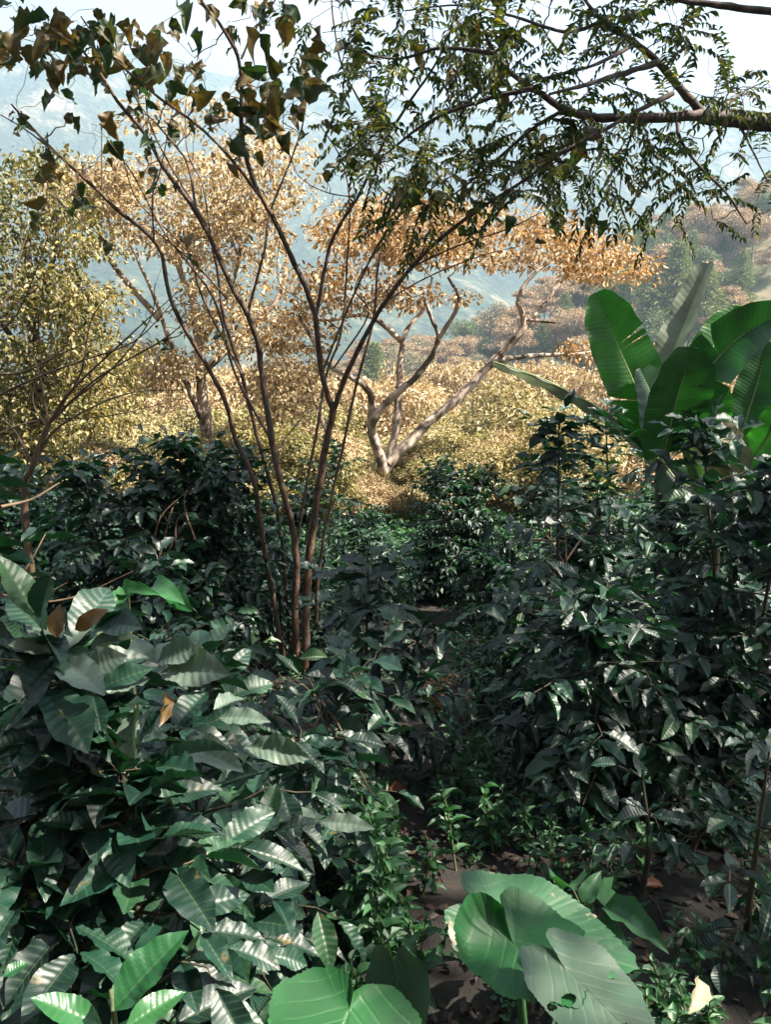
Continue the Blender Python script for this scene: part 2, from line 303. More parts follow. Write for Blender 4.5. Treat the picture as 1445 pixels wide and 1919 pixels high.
def forest_mat():
    m, t = nodes('mountain_forest'); l = t.links.new; N = t.nodes.new
    g = N('ShaderNodeTexCoord')
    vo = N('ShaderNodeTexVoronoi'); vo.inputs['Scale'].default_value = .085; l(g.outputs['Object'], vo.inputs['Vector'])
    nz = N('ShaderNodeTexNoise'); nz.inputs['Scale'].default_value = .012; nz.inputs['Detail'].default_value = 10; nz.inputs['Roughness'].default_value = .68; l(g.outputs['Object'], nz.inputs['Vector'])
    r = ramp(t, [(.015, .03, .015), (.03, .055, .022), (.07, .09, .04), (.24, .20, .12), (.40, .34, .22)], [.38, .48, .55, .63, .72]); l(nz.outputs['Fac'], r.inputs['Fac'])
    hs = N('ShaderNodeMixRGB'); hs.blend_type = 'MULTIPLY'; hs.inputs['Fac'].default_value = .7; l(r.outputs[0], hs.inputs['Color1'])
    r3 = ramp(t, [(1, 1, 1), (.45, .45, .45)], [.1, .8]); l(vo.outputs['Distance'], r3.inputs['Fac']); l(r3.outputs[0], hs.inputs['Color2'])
    n3 = N('ShaderNodeTexNoise'); n3.inputs['Scale'].default_value = .1; n3.inputs['Detail'].default_value = 5; l(g.outputs['Object'], n3.inputs['Vector'])
    p = N('ShaderNodeBsdfPrincipled'); p.inputs['Roughness'].default_value = 1; p.inputs['Specular IOR Level'].default_value = .1; l(hs.outputs[0], p.inputs['Base Color'])
    sb = N('ShaderNodeMath'); sb.operation = 'MULTIPLY_ADD'; sb.inputs[1].default_value = -.7; l(vo.outputs['Distance'], sb.inputs[0]); l(n3.outputs['Fac'], sb.inputs[2])
    b = N('ShaderNodeBump'); b.inputs['Strength'].default_value = 1; b.inputs['Distance'].default_value = 9; l(sb.outputs[0], b.inputs['Height']); l(b.outputs[0], p.inputs['Normal'])
    o = N('ShaderNodeOutputMaterial'); l(p.outputs[0], o.inputs['Surface']); return m
def grid(name, xs, ys, zf, mat, parent=None):
    X, Y = np.meshgrid(xs, ys, indexing='ij'); Z = zf(X, Y); n, k = X.shape
    i = np.arange(n - 1)[:, None] * k + np.arange(k - 1)[None]
    return make_mesh(name, np.stack([X, Y, Z], -1).reshape(-1, 3), np.stack([i, i + k, i + k + 1, i + 1], -1).reshape(-1, 4), mat)
sp = lambda a, n, p: np.sign(np.linspace(-1, 1, n)) * np.abs(np.linspace(-1, 1, n)) ** p * a
yy = np.concatenate([np.linspace(-60, -3, 20)[:-1], np.linspace(-3, 16, 200)[:-1], np.linspace(16, 90, 60)[:-1], np.linspace(90, 560, 120)])
g = grid('ground', np.concatenate([sp(420, 301, 2.6)]), yy, ground_z, ground_mat()); tag(g, kind='structure')
def mtn_z(x, y):
    crest = np.interp(x, [-2200, -860, -380, 0, 200, 850, 2200], [600, 600, 540, 470, 455, 475, 560])
    t = np.clip((y - 480) / (1700 - 480), 0, 1.0)
    base = -172 + (crest + 172) * (0.35 * t + .65 * t ** 1.5)
    rid = np.abs(fbm(x * .0022 + .3, y * .0016, 5, 40)) * 2
    z = base + (fbm(x * .0035, y * .0035, 6, 31) * 110 - rid * 110 + 38) * sst(0.02, .5, t) * (1 - .7 * sst(.85, 1, t)) + 16 * fbm(x * .03, y * .03, 4, 50)
    return z - 0.35 * np.clip(y - 1750, 0, None) - 8 * sst(600, 470, y)
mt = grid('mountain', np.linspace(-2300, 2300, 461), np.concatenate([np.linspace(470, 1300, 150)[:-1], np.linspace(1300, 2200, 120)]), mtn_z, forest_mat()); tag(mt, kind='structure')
def haze():
    x0, x1, y0, y1, z0, z1 = -2350, 2350, -90, 2300, -420, 700
    V = [(x, y, z) for x in (x0, x1) for y in (y0, y1) for z in (z0, z1)]
    Fq = [(0, 1, 3, 2), (4, 6, 7, 5), (0, 4, 5, 1), (2, 3, 7, 6), (0, 2, 6, 4), (1, 5, 7, 3)]
    m, t = nodes('haze'); v = t.nodes.new('ShaderNodeVolumePrincipled'); v.inputs['Color'].default_value = (.50, .68, .86, 1); v.inputs['Density'].default_value = HAZE
    v.inputs['Anisotropy'].default_value = .2
    o = t.nodes.new('ShaderNodeOutputMaterial'); t.links.new(v.outputs[0], o.inputs['Volume'])
    h = make_mesh('haze', V, np.array(Fq), m, smooth=False); tag(h, kind='stuff')
HAZE = 0.00066; SHADE_N = 42
haze()

# ------------------------------------------------------------------ generators
def rdir(n): return unit(rs.randn(n, 3))
def ellipse_pts(cx, cy, rx, ry, n, Y0, Y1):
    o = []
    while len(o) < n:
        a, b = rs.uniform(-1, 1, 2)
        if a * a + b * b < 1: o.append(P(cx + a * rx, cy + b * ry, rs.uniform(Y0, Y1)))
    return np.array(o)
def colonize(T, sk, sr, targets, r=.012, wig=.12, bow=.08, sides=4, rmin=.0015):
    sk = [np.asarray(s) for s in sk]; sr = list(sr); tips = []
    A = np.array(sk); d0 = np.array([np.min(np.linalg.norm(A - t, axis=1)) for t in targets])
    A = np.array(sk); R_ = np.array(sr)
    for t in targets[np.argsort(d0)]:
        i = int(np.argmin(np.linalg.norm(A - t, axis=1))); s = A[i]; d = t - s; ln = np.linalg.norm(d)
        if ln < 1e-4: continue
        r0 = min(r, max(R_[i] * .75, rmin)); q = np.linspace(0, 1, 5)[:, None]
        pts = s + d * q + np.array([0, 0, 1]) * bow * ln * np.sin(np.pi * q) + rs.randn(5, 3) * wig * ln * .5 * np.sin(np.pi * q)
        rr = np.linspace(r0, max(r0 * .6, rmin), 5); T.add(pts, rr, sides)
        A = np.vstack([A, pts[1:]]); R_ = np.concatenate([R_, rr[1:]]); tips.append((t, unit(d)))
    return tips
def skel(paths, n=7):
    pts, rr = [], []
    for p, r in paths:
        a, b = catmull(np.asarray(p, float), np.asarray(r, float), n); pts.append(a); rr.append(b)
    return np.concatenate(pts), np.concatenate(rr)
def cluster(Lv, c, n, rad, L_, W_, flat=.6, droop=.5, up=.8, rnd=None):
    """n leaves round each centre c (k,3), facing out and drooping"""
    c = np.repeat(np.atleast_2d(c), n, axis=0); k = len(c)
    o = rdir(k) * (rs.rand(k, 1) ** .5) * rad * np.array([1, 1, flat])
    D = unit(unit(o) * .8 + rs.randn(k, 3) * .5 + np.array([0, 0, -droop])); N_ = unit(rs.randn(k, 3) * .6 + np.array([0, 0, up]))
    s = rs.uniform(.45, 1.35, k); Lv.add(c + o, D, N_, L_ * s, W_ * s, rnd)
def pxpath(lst, Y0, Y1=None, wig=0.0):
    Y1 = Y0 if Y1 is None else Y1; k = len(lst)
    return np.array([P(x, y, Y0 + (Y1 - Y0) * i / max(1, k - 1) + rs.randn() * wig) for i, (x, y) in enumerate(lst)])
def loc_shift(root, *objs): pass

def ball_crown_tree(name, h, cr, ch, nclump, nleaf, ls, mat, bark, label, cat, group, loc, umbrella=False, tpl=None, clump=.3, trunk_r=.12, cast=1.0, lw=.55):
    """h height, cr crown radius, ch crown height; origin at the foot of the trunk"""
    root = empty(name, loc, label, cat, group); T = Tubes(); Lv = Leaves(tpl or T_FLAT)
    tgt = []
    while len(tgt) < nclump:
        v = rs.uniform(-1, 1, 3)
        if v @ v > 1: continue
        if umbrella:
            rr = math.hypot(v[0], v[1]); lay = rs.choice([0, .22, .45, .7, .9]); z = h - lay * ch - .35 * ch * rr * rr * .6; q = (1 - .35 * (1 - lay) * 0) * cr * (0.65 + .35 * lay)
            tgt.append((v[0] * q, v[1] * q, z))
        else:
            v = v * (0.55 + .45 * rs.rand()); v = v / max(1e-3, np.linalg.norm(v)) * (rs.rand() ** .35) * .9
            tgt.append((v[0] * cr * (1 - .3 * max(0, v[2])), v[1] * cr * (1 - .3 * max(0, v[2])), h - ch * .5 + v[2] * ch * .5))
    tgt = np.array(tgt); lean = rs.randn(2) * .06 * h
    tp = np.array([(0, 0, -.3), (lean[0] * .3, lean[1] * .3, h * .25), (lean[0], lean[1], h * .55), (lean[0] * 1.2, lean[1] * 1.2, h * .72)])
    T.add(tp, [trunk_r, trunk_r * .8, trunk_r * .55, trunk_r * .3], 8, 4)
    sk, sr = catmull(tp, np.array([trunk_r, trunk_r * .8, trunk_r * .55, trunk_r * .3]), 4)
    m = sk[:, 2] > h * .3
    tips = colonize(T, sk[m], sr[m], tgt, r=trunk_r * .5, wig=.12, bow=-.02, sides=5, rmin=.01)
    c = np.array([t[0] for t in tips]); rad = clump * cr
    cluster(Lv, c, nleaf // max(1, len(c)), rad, ls, ls * lw, flat=.32 if umbrella else .75, droop=.2 if umbrella else .5, up=1.2)
    T.build('trunk', bark, root); Lv.build('crown', mat, root); keep(root); return root
def conifer(h, r, label, group, loc):
    root = empty('pine_tree', loc, label, 'pine tree', group); T = Tubes(); Lv = Leaves(T_FLAT)
    T.add([(0, 0, -.3), (0.1, 0, h * .5), (0, .1, h)], [.22, .14, .02], 7, 4); z = h * .16
    while z < h * .99:
        t = (z - h * .16) / (h * .84); br = r * (1 - t) ** .8 * (.8 + .4 * rs.rand()) + .15
        for a in rs.uniform(0, 6.28) + np.arange(6) * 1.05 + rs.randn(6) * .2:
            if rs.rand() < .14: continue
            b = br * rs.uniform(.65, 1.1); d = np.array([math.cos(a), math.sin(a), 0]); e = np.array([0, 0, z]) + d * b + np.array([0, 0, .18 * b * (1 if t > .4 else -.3)])
            T.add([(0, 0, z), e], [.05, .01], 4); n = int(8 + 16 * b / r)
            q = rs.rand(n, 1) ** .7; pp = np.array([0, 0, z]) + (e - np.array([0, 0, z])) * q + rs.randn(n, 3) * .16 * np.array([1, 1, .5]) * b ** .5
            Lv.add(pp, unit(d + rs.randn(n, 3) * .6 + np.array([0, 0, .15])), unit(rs.randn(n, 3) * .5 + np.array([0, 0, 1])), rs.uniform(.5, .95, n) * (.5 + .5 * h / 16), rs.uniform(.14, .26, n))
        z += h * .026
    T.build('trunk', B_DARK, root); Lv.build('crown', M_PINE, root); keep(root); return root

def coffee(name, loc, h, r, label, cat='coffee plant', group=None, leaf=.14, tpl=None, mat=None, node=.07, z0=.12, stems=1, dens=1.0, lean=(0, 0), berries=0, open_=0.0, top=.3, gap=None, hang=.35):
    tpl = tpl or T_COF_MD; mat = mat or M_COF_N
    root = empty(name, loc, label, cat, group); T = Tubes(); Lv = Leaves(tpl); ber = []
    for s in range(stems):
        a0 = rs.rand() * 6.28; off = np.array([math.cos(a0), math.sin(a0), 0]) * (.05 + .12 * rs.rand()) * (stems > 1)
        hh = h * (1 if s == 0 else rs.uniform(.75, .98))
        tp = np.array([off * .3 + (0, 0, -.05), off + np.array([lean[0] * .3, lean[1] * .3, hh * .4]), off * 3 + np.array([lean[0], lean[1], hh])]) + np.r_[np.zeros((1, 3)), rs.randn(2, 3) * .015]
        sp_, sd_ = catmull(tp, np.array([.012, .009, .003]), 10); T.add(sp_, sd_, 6)
        hz = hh * z0; k = 0
        while hz < hh:
            t = (hz - hh * z0) / (hh * (1 - z0)); c = np.array([np.interp(hz, sp_[:, 2], sp_[:, i]) for i in range(3)])
            prof = np.interp(t, [0, .25, .7, .92, 1], [.75, 1, .8, .5, top]); az = a0 + k * 1.57 + rs.randn() * .25
            for sg in (0, math.pi):
                if rs.rand() > dens: continue
                a = az + sg + rs.randn() * .15; bl = r * prof * rs.uniform(.65, 1.12); el = np.interp(t, [0, .6, 1], [.05, .35, .95]) + rs.randn() * .12
                d = np.array([math.cos(a) * math.cos(el), math.sin(a) * math.cos(el), math.sin(el)])
                q = np.linspace(0, 1, 6)[:, None]; bp = c + d * bl * q + np.array([0, 0, -1]) * bl * .22 * q ** 2 + rs.randn(6, 3) * .012 * q
                if t > .95: bp = bp[:4]
                T.add(bp, np.linspace(.0038, .0014, len(bp)), 4)
                nn = max(2, int(bl / (leaf * .40))); pp, dd = along(bp, nn + 1); side0 = unit(np.cross(dd, [0, 0, 1.0]))
                for i in range(0 if t > .8 else 1, nn + 1):
                    if i / nn < open_ and t < .8: continue
                    if berries and rs.rand() < berries and i < nn: ber.append((pp[i].copy(), dd[i].copy()))
                    for sg2 in (-1, 1):
                        if rs.rand() < .1: continue
                        last = i == nn; fw = 1.1 if last else .45
                        D = unit(dd[i] * fw + side0[i] * sg2 * (.5 if last else 1) + rs.randn(3) * .2 + np.array([0, 0, -.10 - hang * rs.rand() + .3 * last * (t > .5)]))
                        N_ = unit(np.array([0, 0, 1.0]) + rs.randn(3) * .26); sz = leaf * (rs.uniform(.72, 1.12)) * (.8 if last else 1)
                        q0 = pp[i] + D * .008
                        Lv.add(q0, D, N_, sz, sz * rs.uniform(.36, .46))
            for sg2 in (0, math.pi):      # the leaves on the leader
                if t < .6: continue
                a = az + 1.57 + sg2; el = .25 + .6 * t * rs.rand(); D = np.array([math.cos(a) * math.cos(el), math.sin(a) * math.cos(el), math.sin(el)])
                Lv.add(c, D, unit(np.array([0, 0, 1.0]) + rs.randn(3) * .2), leaf * rs.uniform(.8, 1.15), leaf * .42)
            hz += node * rs.uniform(.8, 1.25) * (.7 if t > .85 else 1); k += 1
    if gap is not None: gap(Lv)
    T.build('stem', B_CTW, root); Lv.build('foliage', mat, root)
    rs.shuffle(ber)
    for c, d in ber[:24]:
        V, Fc, UV = [], [], []; o0 = 0
        for j in range(rs.randint(5, 12)):
            cc = c + rs.randn(3) * .014 - np.array([0, 0, .008]); rr = rs.uniform(.0062, .0085); nv = len(SPH[0]); V.append(cc + SPH[0] * rr * np.array([1, 1, 1.15])); Fc.append(SPH[1] + o0); o0 += nv
        make_mesh('berry_cluster', np.concatenate(V), np.concatenate(Fc), M_BER, root)
    keep(root); return root
def uvs(nr=6, ns=8):
    V = [(math.sin(math.pi * i / nr) * math.cos(6.2832 * j / ns), math.sin(math.pi * i / nr) * math.sin(6.2832 * j / ns), math.cos(math.pi * i / nr)) for i in range(nr + 1) for j in range(ns)]
    Fq = [(i * ns + j, (i + 1) * ns + j, (i + 1) * ns + (j + 1) % ns, i * ns + (j + 1) % ns) for i in range(nr) for j in range(ns)]
    return np.array(V), np.array(Fq)
SPH = uvs(); M_BER = plain('green_berry', (.09, .16, .03), .35)

# ------------------------------------------------------------------ trees on the far hillside
def in_view(x, y, z, m=1.08):
    d = np.array([x, y, z]) - EYE; f = d @ FWD
    return f > 0 and abs(d[0] / f) * F < CX * m + 30 and abs((d @ UPV) / f) * F < CY * m
G_H = 'trees of the canopy on the facing hillside'
hv = []
for k, (mat, um) in enumerate([(M_HBRN, True), (M_HBRN, True), (M_HBRN, False), (M_HGRN, False), (M_HGRY, False)]):
    lab = ['brown leaved shade tree with a flat layered crown in the canopy of the facing hillside'] * 2 + ['rusty round crowned tree in the canopy of the facing hillside', 'green round crowned tree among the brown trees of the facing hillside', 'greyish half bare tree in the canopy of the facing hillside']
    nm = 'canopy_tree'
    hv.append((nm, um, mat, lab[k]))
protos = []
for (nm, um, mat, lb) in hv:
    protos.append(lambda loc, um=um, mat=mat, lb=lb, nm=nm: ball_crown_tree(nm, 10, 5.2, 4.6 if um else 7.5, 30, 5200, .40, mat, B_PALE, lb, 'tree', G_H, loc, umbrella=um, clump=.34, trunk_r=.22))
made = [None] * 5; nh = 0; spots = []
yv = 78.0
while yv < 226:
    xv = -0.52 * yv - 6 + rs.rand() * 4
    while xv < .54 * yv + 8:
        spots.append((xv + rs.randn() * 1.6, yv + rs.randn() * 2.0)); xv += 8.6 * (1 + .15 * rs.randn())
    yv += 8.8
rs.shuffle(spots)
for (x, y) in spots:
    z = gz(x, y)
    if not in_view(x, y, z + 6, 1.03): continue
    nz_ = fbm(x * .03, y * .03, 3, 77)
    k = rs.choice(5, p=[.30, .25, .2, .13, .12]) if nz_ > -.06 else rs.choice(5, p=[.1, .1, .15, .35, .3])
    if made[k] is None: made[k] = protos[k]((x, y, z)); o = made[k]
    else: o = copy_tree(made[k]); o.location = (x, y, z)
    s = rs.uniform(.75, 1.15); o.scale = (s, s, s * rs.uniform(.85, 1.15)); o.rotation_euler = (0, 0, rs.rand() * 6.28); nh += 1
print('hill trees', nh)
pines = [(1165, 420, 205), (1210, 395, 200), (1275, 450, 160), (1385, 395, 195), (1435, 350, 190), (1180, 470, 182), (1100, 520, 182), (1060, 545, 178), (985, 570, 190), (1020, 600, 170), (1130, 570, 160), (1255, 385, 210), (1340, 400, 200), (1360, 430, 185), (1420, 380, 195), (1190, 440, 190), (1225, 430, 195), (1300, 430, 180), (1150, 500, 170), (1230, 490, 160), (1000, 560, 180), (1330, 500, 150), (1395, 470, 160), (1295, 378, 212), (700, 640, 150)]
pr = None; pr2 = None
for i, (px, py, Y) in enumerate(pines):
    q = P(px, py, Y); z = gz(q[0], q[1]); h = max(9, q[2] - z)
    if h > 26: h = 26
    lb = 'tall pale green pine standing out of the brown canopy of the facing hillside'
    if i % 2 == 0:
        if pr is None: pr = conifer(16, 4.6, lb, 'pines on the facing hillside', (q[0], q[1], z)); o = pr
        else: o = copy_tree(pr)
    else:
        if pr2 is None: pr2 = conifer(16, 5.6, lb, 'pines on the facing hillside', (q[0], q[1], z)); o = pr2
        else: o = copy_tree(pr2)
    o.location = (q[0], q[1], z); o.scale = (h / 16 * .95, h / 16 * .95, h / 16); o.rotation_euler = (0, 0, i * 1.3)

# ------------------------------------------------------------------ trees of the slope just below (20 - 75 m)
G_M = 'sunlit trees on the slope below the plantation'
kinds = [(M_YEL, 'pale yellow leaved tree in full sun on the slope below the plantation', False), (M_CORAL, 'tan leaved tree with drying foliage on the sunlit slope below', False),
         (M_CORAL, 'tan leaved spreading shade tree with flat layers on the slope below', True), (M_GRN, 'bushy tree of mixed green and yellow leaves on the slope below', False)]
mp_ = [None] * 4
mid = [(930, 705, 25, 0, 1.0), (1040, 745, 23, 0, .7), (860, 760, 27, 3, .9), (1130, 690, 42, 1, 1), (1000, 690, 52, 2, 1), (780, 740, 33, 1, 1), (700, 720, 36, 2, 1), (620, 760, 26, 3, .9), (540, 740, 32, 0, 1),
       (470, 700, 40, 2, 1), (400, 760, 27, 3, .9), (330, 720, 34, 1, 1), (250, 760, 26, 0, .9), (180, 740, 33, 3, 1), (90, 700, 30, 0, 1), (20, 740, 24, 3, 1), (120, 800, 20, 0, .7), (480, 810, 21, 0, .7), (690, 820, 20, 3, .7), (800, 850, 18, 0, .6), (900, 850, 18, 3, .6),
       (740, 690, 55, 1, 1), (600, 700, 60, 3, 1), (860, 690, 62, 2, 1), (350, 690, 62, 1, 1), (200, 690, 58, 2, 1), (1250, 690, 44, 2, 1), (1400, 700, 36, 1, 1), (1330, 760, 26, 0, .8), (1200, 780, 24, 1, .7), (1440, 800, 20, 0, .6), (300, 830, 18, 0, .6), (570, 850, 18, 1, .6)]
for i, (px, py, Y, k, sc_) in enumerate(mid):
    q = P(px, py, Y); z = gz(q[0], q[1]); h = max(2.2, q[2] - z)
    if mp_[k] is None:
        mp_[k] = ball_crown_tree('slope_tree', 7, 3.6 if not kinds[k][2] else 4.6, 5.8 if not kinds[k][2] else 3.4, 46, 15000, .20, kinds[k][0], B_PALE, kinds[k][1], 'tree', G_M, (0, 0, 0), umbrella=kinds[k][2], clump=.26, trunk_r=.16, tpl=T_TINY); o = mp_[k]
    else: o = copy_tree(mp_[k])
    s = h / 7; o.location = (q[0], q[1], z); sx_ = max(.55, min(1.25, s * 1.05)) * (1 if Y > 22 else .9); o.scale = (sx_, sx_, s); o.rotation_euler = (0, 0, i * 2.1)

G_S = 'low sunlit bushes where the slope falls away'
for i in range(34):
    px = rs.uniform(280, 1050) if i < 26 else rs.uniform(0, 400); Y = rs.uniform(10.3, 14); q = P(px, 900, Y); z = gz(q[0], q[1]); k = rs.choice([0, 1, 3, 3])
    o = copy_tree(mp_[k]); o.name = 'low_bush'; tag(o, ['low pale yellow bush in the sun where the slope falls away', 'low tan bush in the sun where the slope falls away', '', 'low green and yellow bush in the sun where the slope falls away'][k], 'bush', G_S)
    s = rs.uniform(.10, .22); o.location = (q[0], q[1], z); o.scale = (s * 1.3, s * 1.3, s); o.rotation_euler = (0, 0, i)

# ------------------------------------------------------------------ the pale barked tree with tan layered crown (12 m)
def traced_tree(name, base, paths, crowns, bark, leafmat, label, cat, group=None, rb=.012, nleaf=14, ls=.11, rad=.2, tpl=None, wig=.14, droop=.5, flat=.5, lw=.5):
    """paths: list of (pixel list, r0, r1, Y0, Y1); crowns: (cx, cy, rx, ry, n, Y0, Y1)"""
    root = empty(name, base, label, cat, group); b = np.array(base); T = Tubes(); sk = []
    for (pl, r0, r1, Y0, Y1) in paths:
        pts = pxpath(pl, Y0, Y1) - b; rr = np.linspace(r0, r1, len(pts)); T.add(pts, rr, 9 if r0 > .03 else 6, 6); sk.append((pts, rr))
    s, sr = skel(sk); Lv = Leaves(tpl or T_COF_LO); cs = []
    tg = np.concatenate([ellipse_pts(*c) - b for c in crowns])
    tips = colonize(T, s, sr, tg, r=rb, wig=wig, bow=.04)
    c = np.array([t[0] for t in tips]); cluster(Lv, c, nleaf, rad, ls, ls * lw, flat=flat, droop=droop)
    T.build('trunk', bark, root); Lv.build('crown', leafmat, root); keep(root); return root
b0 = P(680, 1010, 12.0); b0[2] = gz(b0[0], b0[1])
traced_tree('shade_tree', b0, [
    ([(668, 1030), (700, 940), (728, 870)], .17, .13, 12, 12), ([(728, 870), (790, 805), (870, 735), (930, 672), (975, 625)], .09, .05, 12, 12.8),
    ([(940, 665), (980, 610), (972, 560), (1000, 515), (1050, 480)], .06, .02, 12.6, 12.8), ([(985, 600), (1045, 605)], .03, .015, 12.8, 12.5), ([(930, 675), (1000, 667), (1100, 662), (1190, 640)], .045, .018, 12.6, 13.4),
    ([(975, 625), (1020, 570), (1060, 520), (1110, 500)], .05, .02, 12.8, 13.6), ([(722, 885), (704, 830), (697, 790), (735, 745), (785, 700), (822, 640), (806, 590), (790, 540)], .085, .02, 11.8, 11.4),
    ([(824, 635), (860, 565), (840, 520)], .04, .018, 11.4, 11.2), ([(697, 790), (692, 735), (655, 705), (612, 680), (560, 590)], .06, .02, 11.8, 11),
    ([(730, 865), (745, 770), (750, 680), (762, 620), (800, 570), (810, 520)], .07, .02, 12.2, 13), ([(752, 640), (720, 610), (680, 590), (600, 600), (540, 560)], .05, .02, 12.6, 13.2), ([(700, 935), (640, 860), (600, 780), (575, 700)], .06, .02, 12.2, 13)],
    [(900, 445, 200, 58, 200, 10.8, 13.8), (1070, 470, 110, 46, 100, 11.5, 13.8), (1170, 505, 75, 28, 34, 11.5, 13.8), (740, 430, 150, 60, 210, 10.8, 13.6), (640, 540, 130, 45, 90, 10.8, 13.4), (800, 560, 90, 25, 26, 11, 13.5), (1130, 650, 80, 22, 36, 12.4, 13.4), (560, 620, 80, 40, 40, 11, 13), (530, 830, 90, 60, 60, 12, 14)],
    B_PALE, M_CORAL2, 'crooked pale barked tree with flat orange tan crown, behind the fork of reddish stems', 'tree', nleaf=15, ls=.085, rad=.23)
b1 = P(392, 900, 13.0); b1[2] = gz(b1[0], b1[1])
traced_tree('shade_tree', b1, [
    ([(395, 900), (380, 760), (372, 650), (362, 560), (372, 480)], .11, .04, 13, 13), ([(385, 800), (350, 720), (318, 640), (290, 560), (250, 470)], .06, .02, 13, 12.4), ([(372, 650), (420, 570), (450, 470), (440, 380)], .05, .02, 13, 12.6),
    ([(376, 700), (440, 640), (520, 560), (540, 470)], .07, .03, 13, 13.4), ([(365, 570), (330, 480), (340, 380), (320, 310)], .06, .02, 13, 13.4), ([(300, 600), (230, 520), (170, 440), (130, 370)], .05, .02, 12.6, 12.4)],
    [(300, 380, 200, 95, 300, 11, 14), (490, 330, 110, 90, 150, 11, 14), (420, 460, 130, 70, 110, 11, 14), (160, 350, 100, 60, 130, 11, 13.5), (330, 215, 110, 40, 30, 11, 13.5), (470, 620, 120, 50, 110, 12, 14), (270, 690, 110, 45, 140, 12, 14), (400, 560, 90, 40, 50, 11, 14), (540, 720, 90, 50, 110, 12, 14)],
    B_PALE, M_CORAL, 'upright pale barked tree with tall airy cream crown, behind the left reddish stems', 'tree', nleaf=15, ls=.085, rad=.23)
b2 = P(60, 920, 10.0); b2[2] = gz(b2[0], b2[1])
traced_tree('leafy_tree', b2, [
    ([(60, 920), (70, 760), (60, 600), (50, 450)], .12, .04, 10, 10), ([(68, 750), (120, 640), (150, 520)], .05, .02, 10, 9.6), ([(66, 700), (0, 600), (-60, 500)], .05, .02, 10, 10.4), ([(60, 600), (100, 480), (110, 380)], .04, .015, 10, 10.2)],
    [(30, 330, 70, 40, 50, 9, 11), (90, 300, 30, 25, 8, 9.5, 11), (150, 380, 40, 25, 10, 9.5, 11), (190, 470, 30, 30, 10, 9.6, 11), (215, 560, 30, 25, 10, 9.6, 11), (230, 660, 50, 30, 16, 9.6, 11), (-30, 430, 90, 90, 110, 9, 11), (110, 450, 70, 80, 90, 9.6, 11), (60, 560, 110, 60, 150, 9, 11), (150, 600, 60, 60, 70, 9, 11), (20, 690, 120, 50, 130, 9, 11), (120, 690, 90, 60, 110, 9.2, 11), (60, 780, 150, 50, 170, 9, 11), (200, 740, 70, 70, 70, 9.6, 11), (0, 860, 150, 50, 120, 9, 10)],
    B_DARK, M_GRN, 'dense leafy tree of small mixed green and yellow leaves at the left edge', 'tree', nleaf=17, ls=.07, rad=.22, flat=.6)

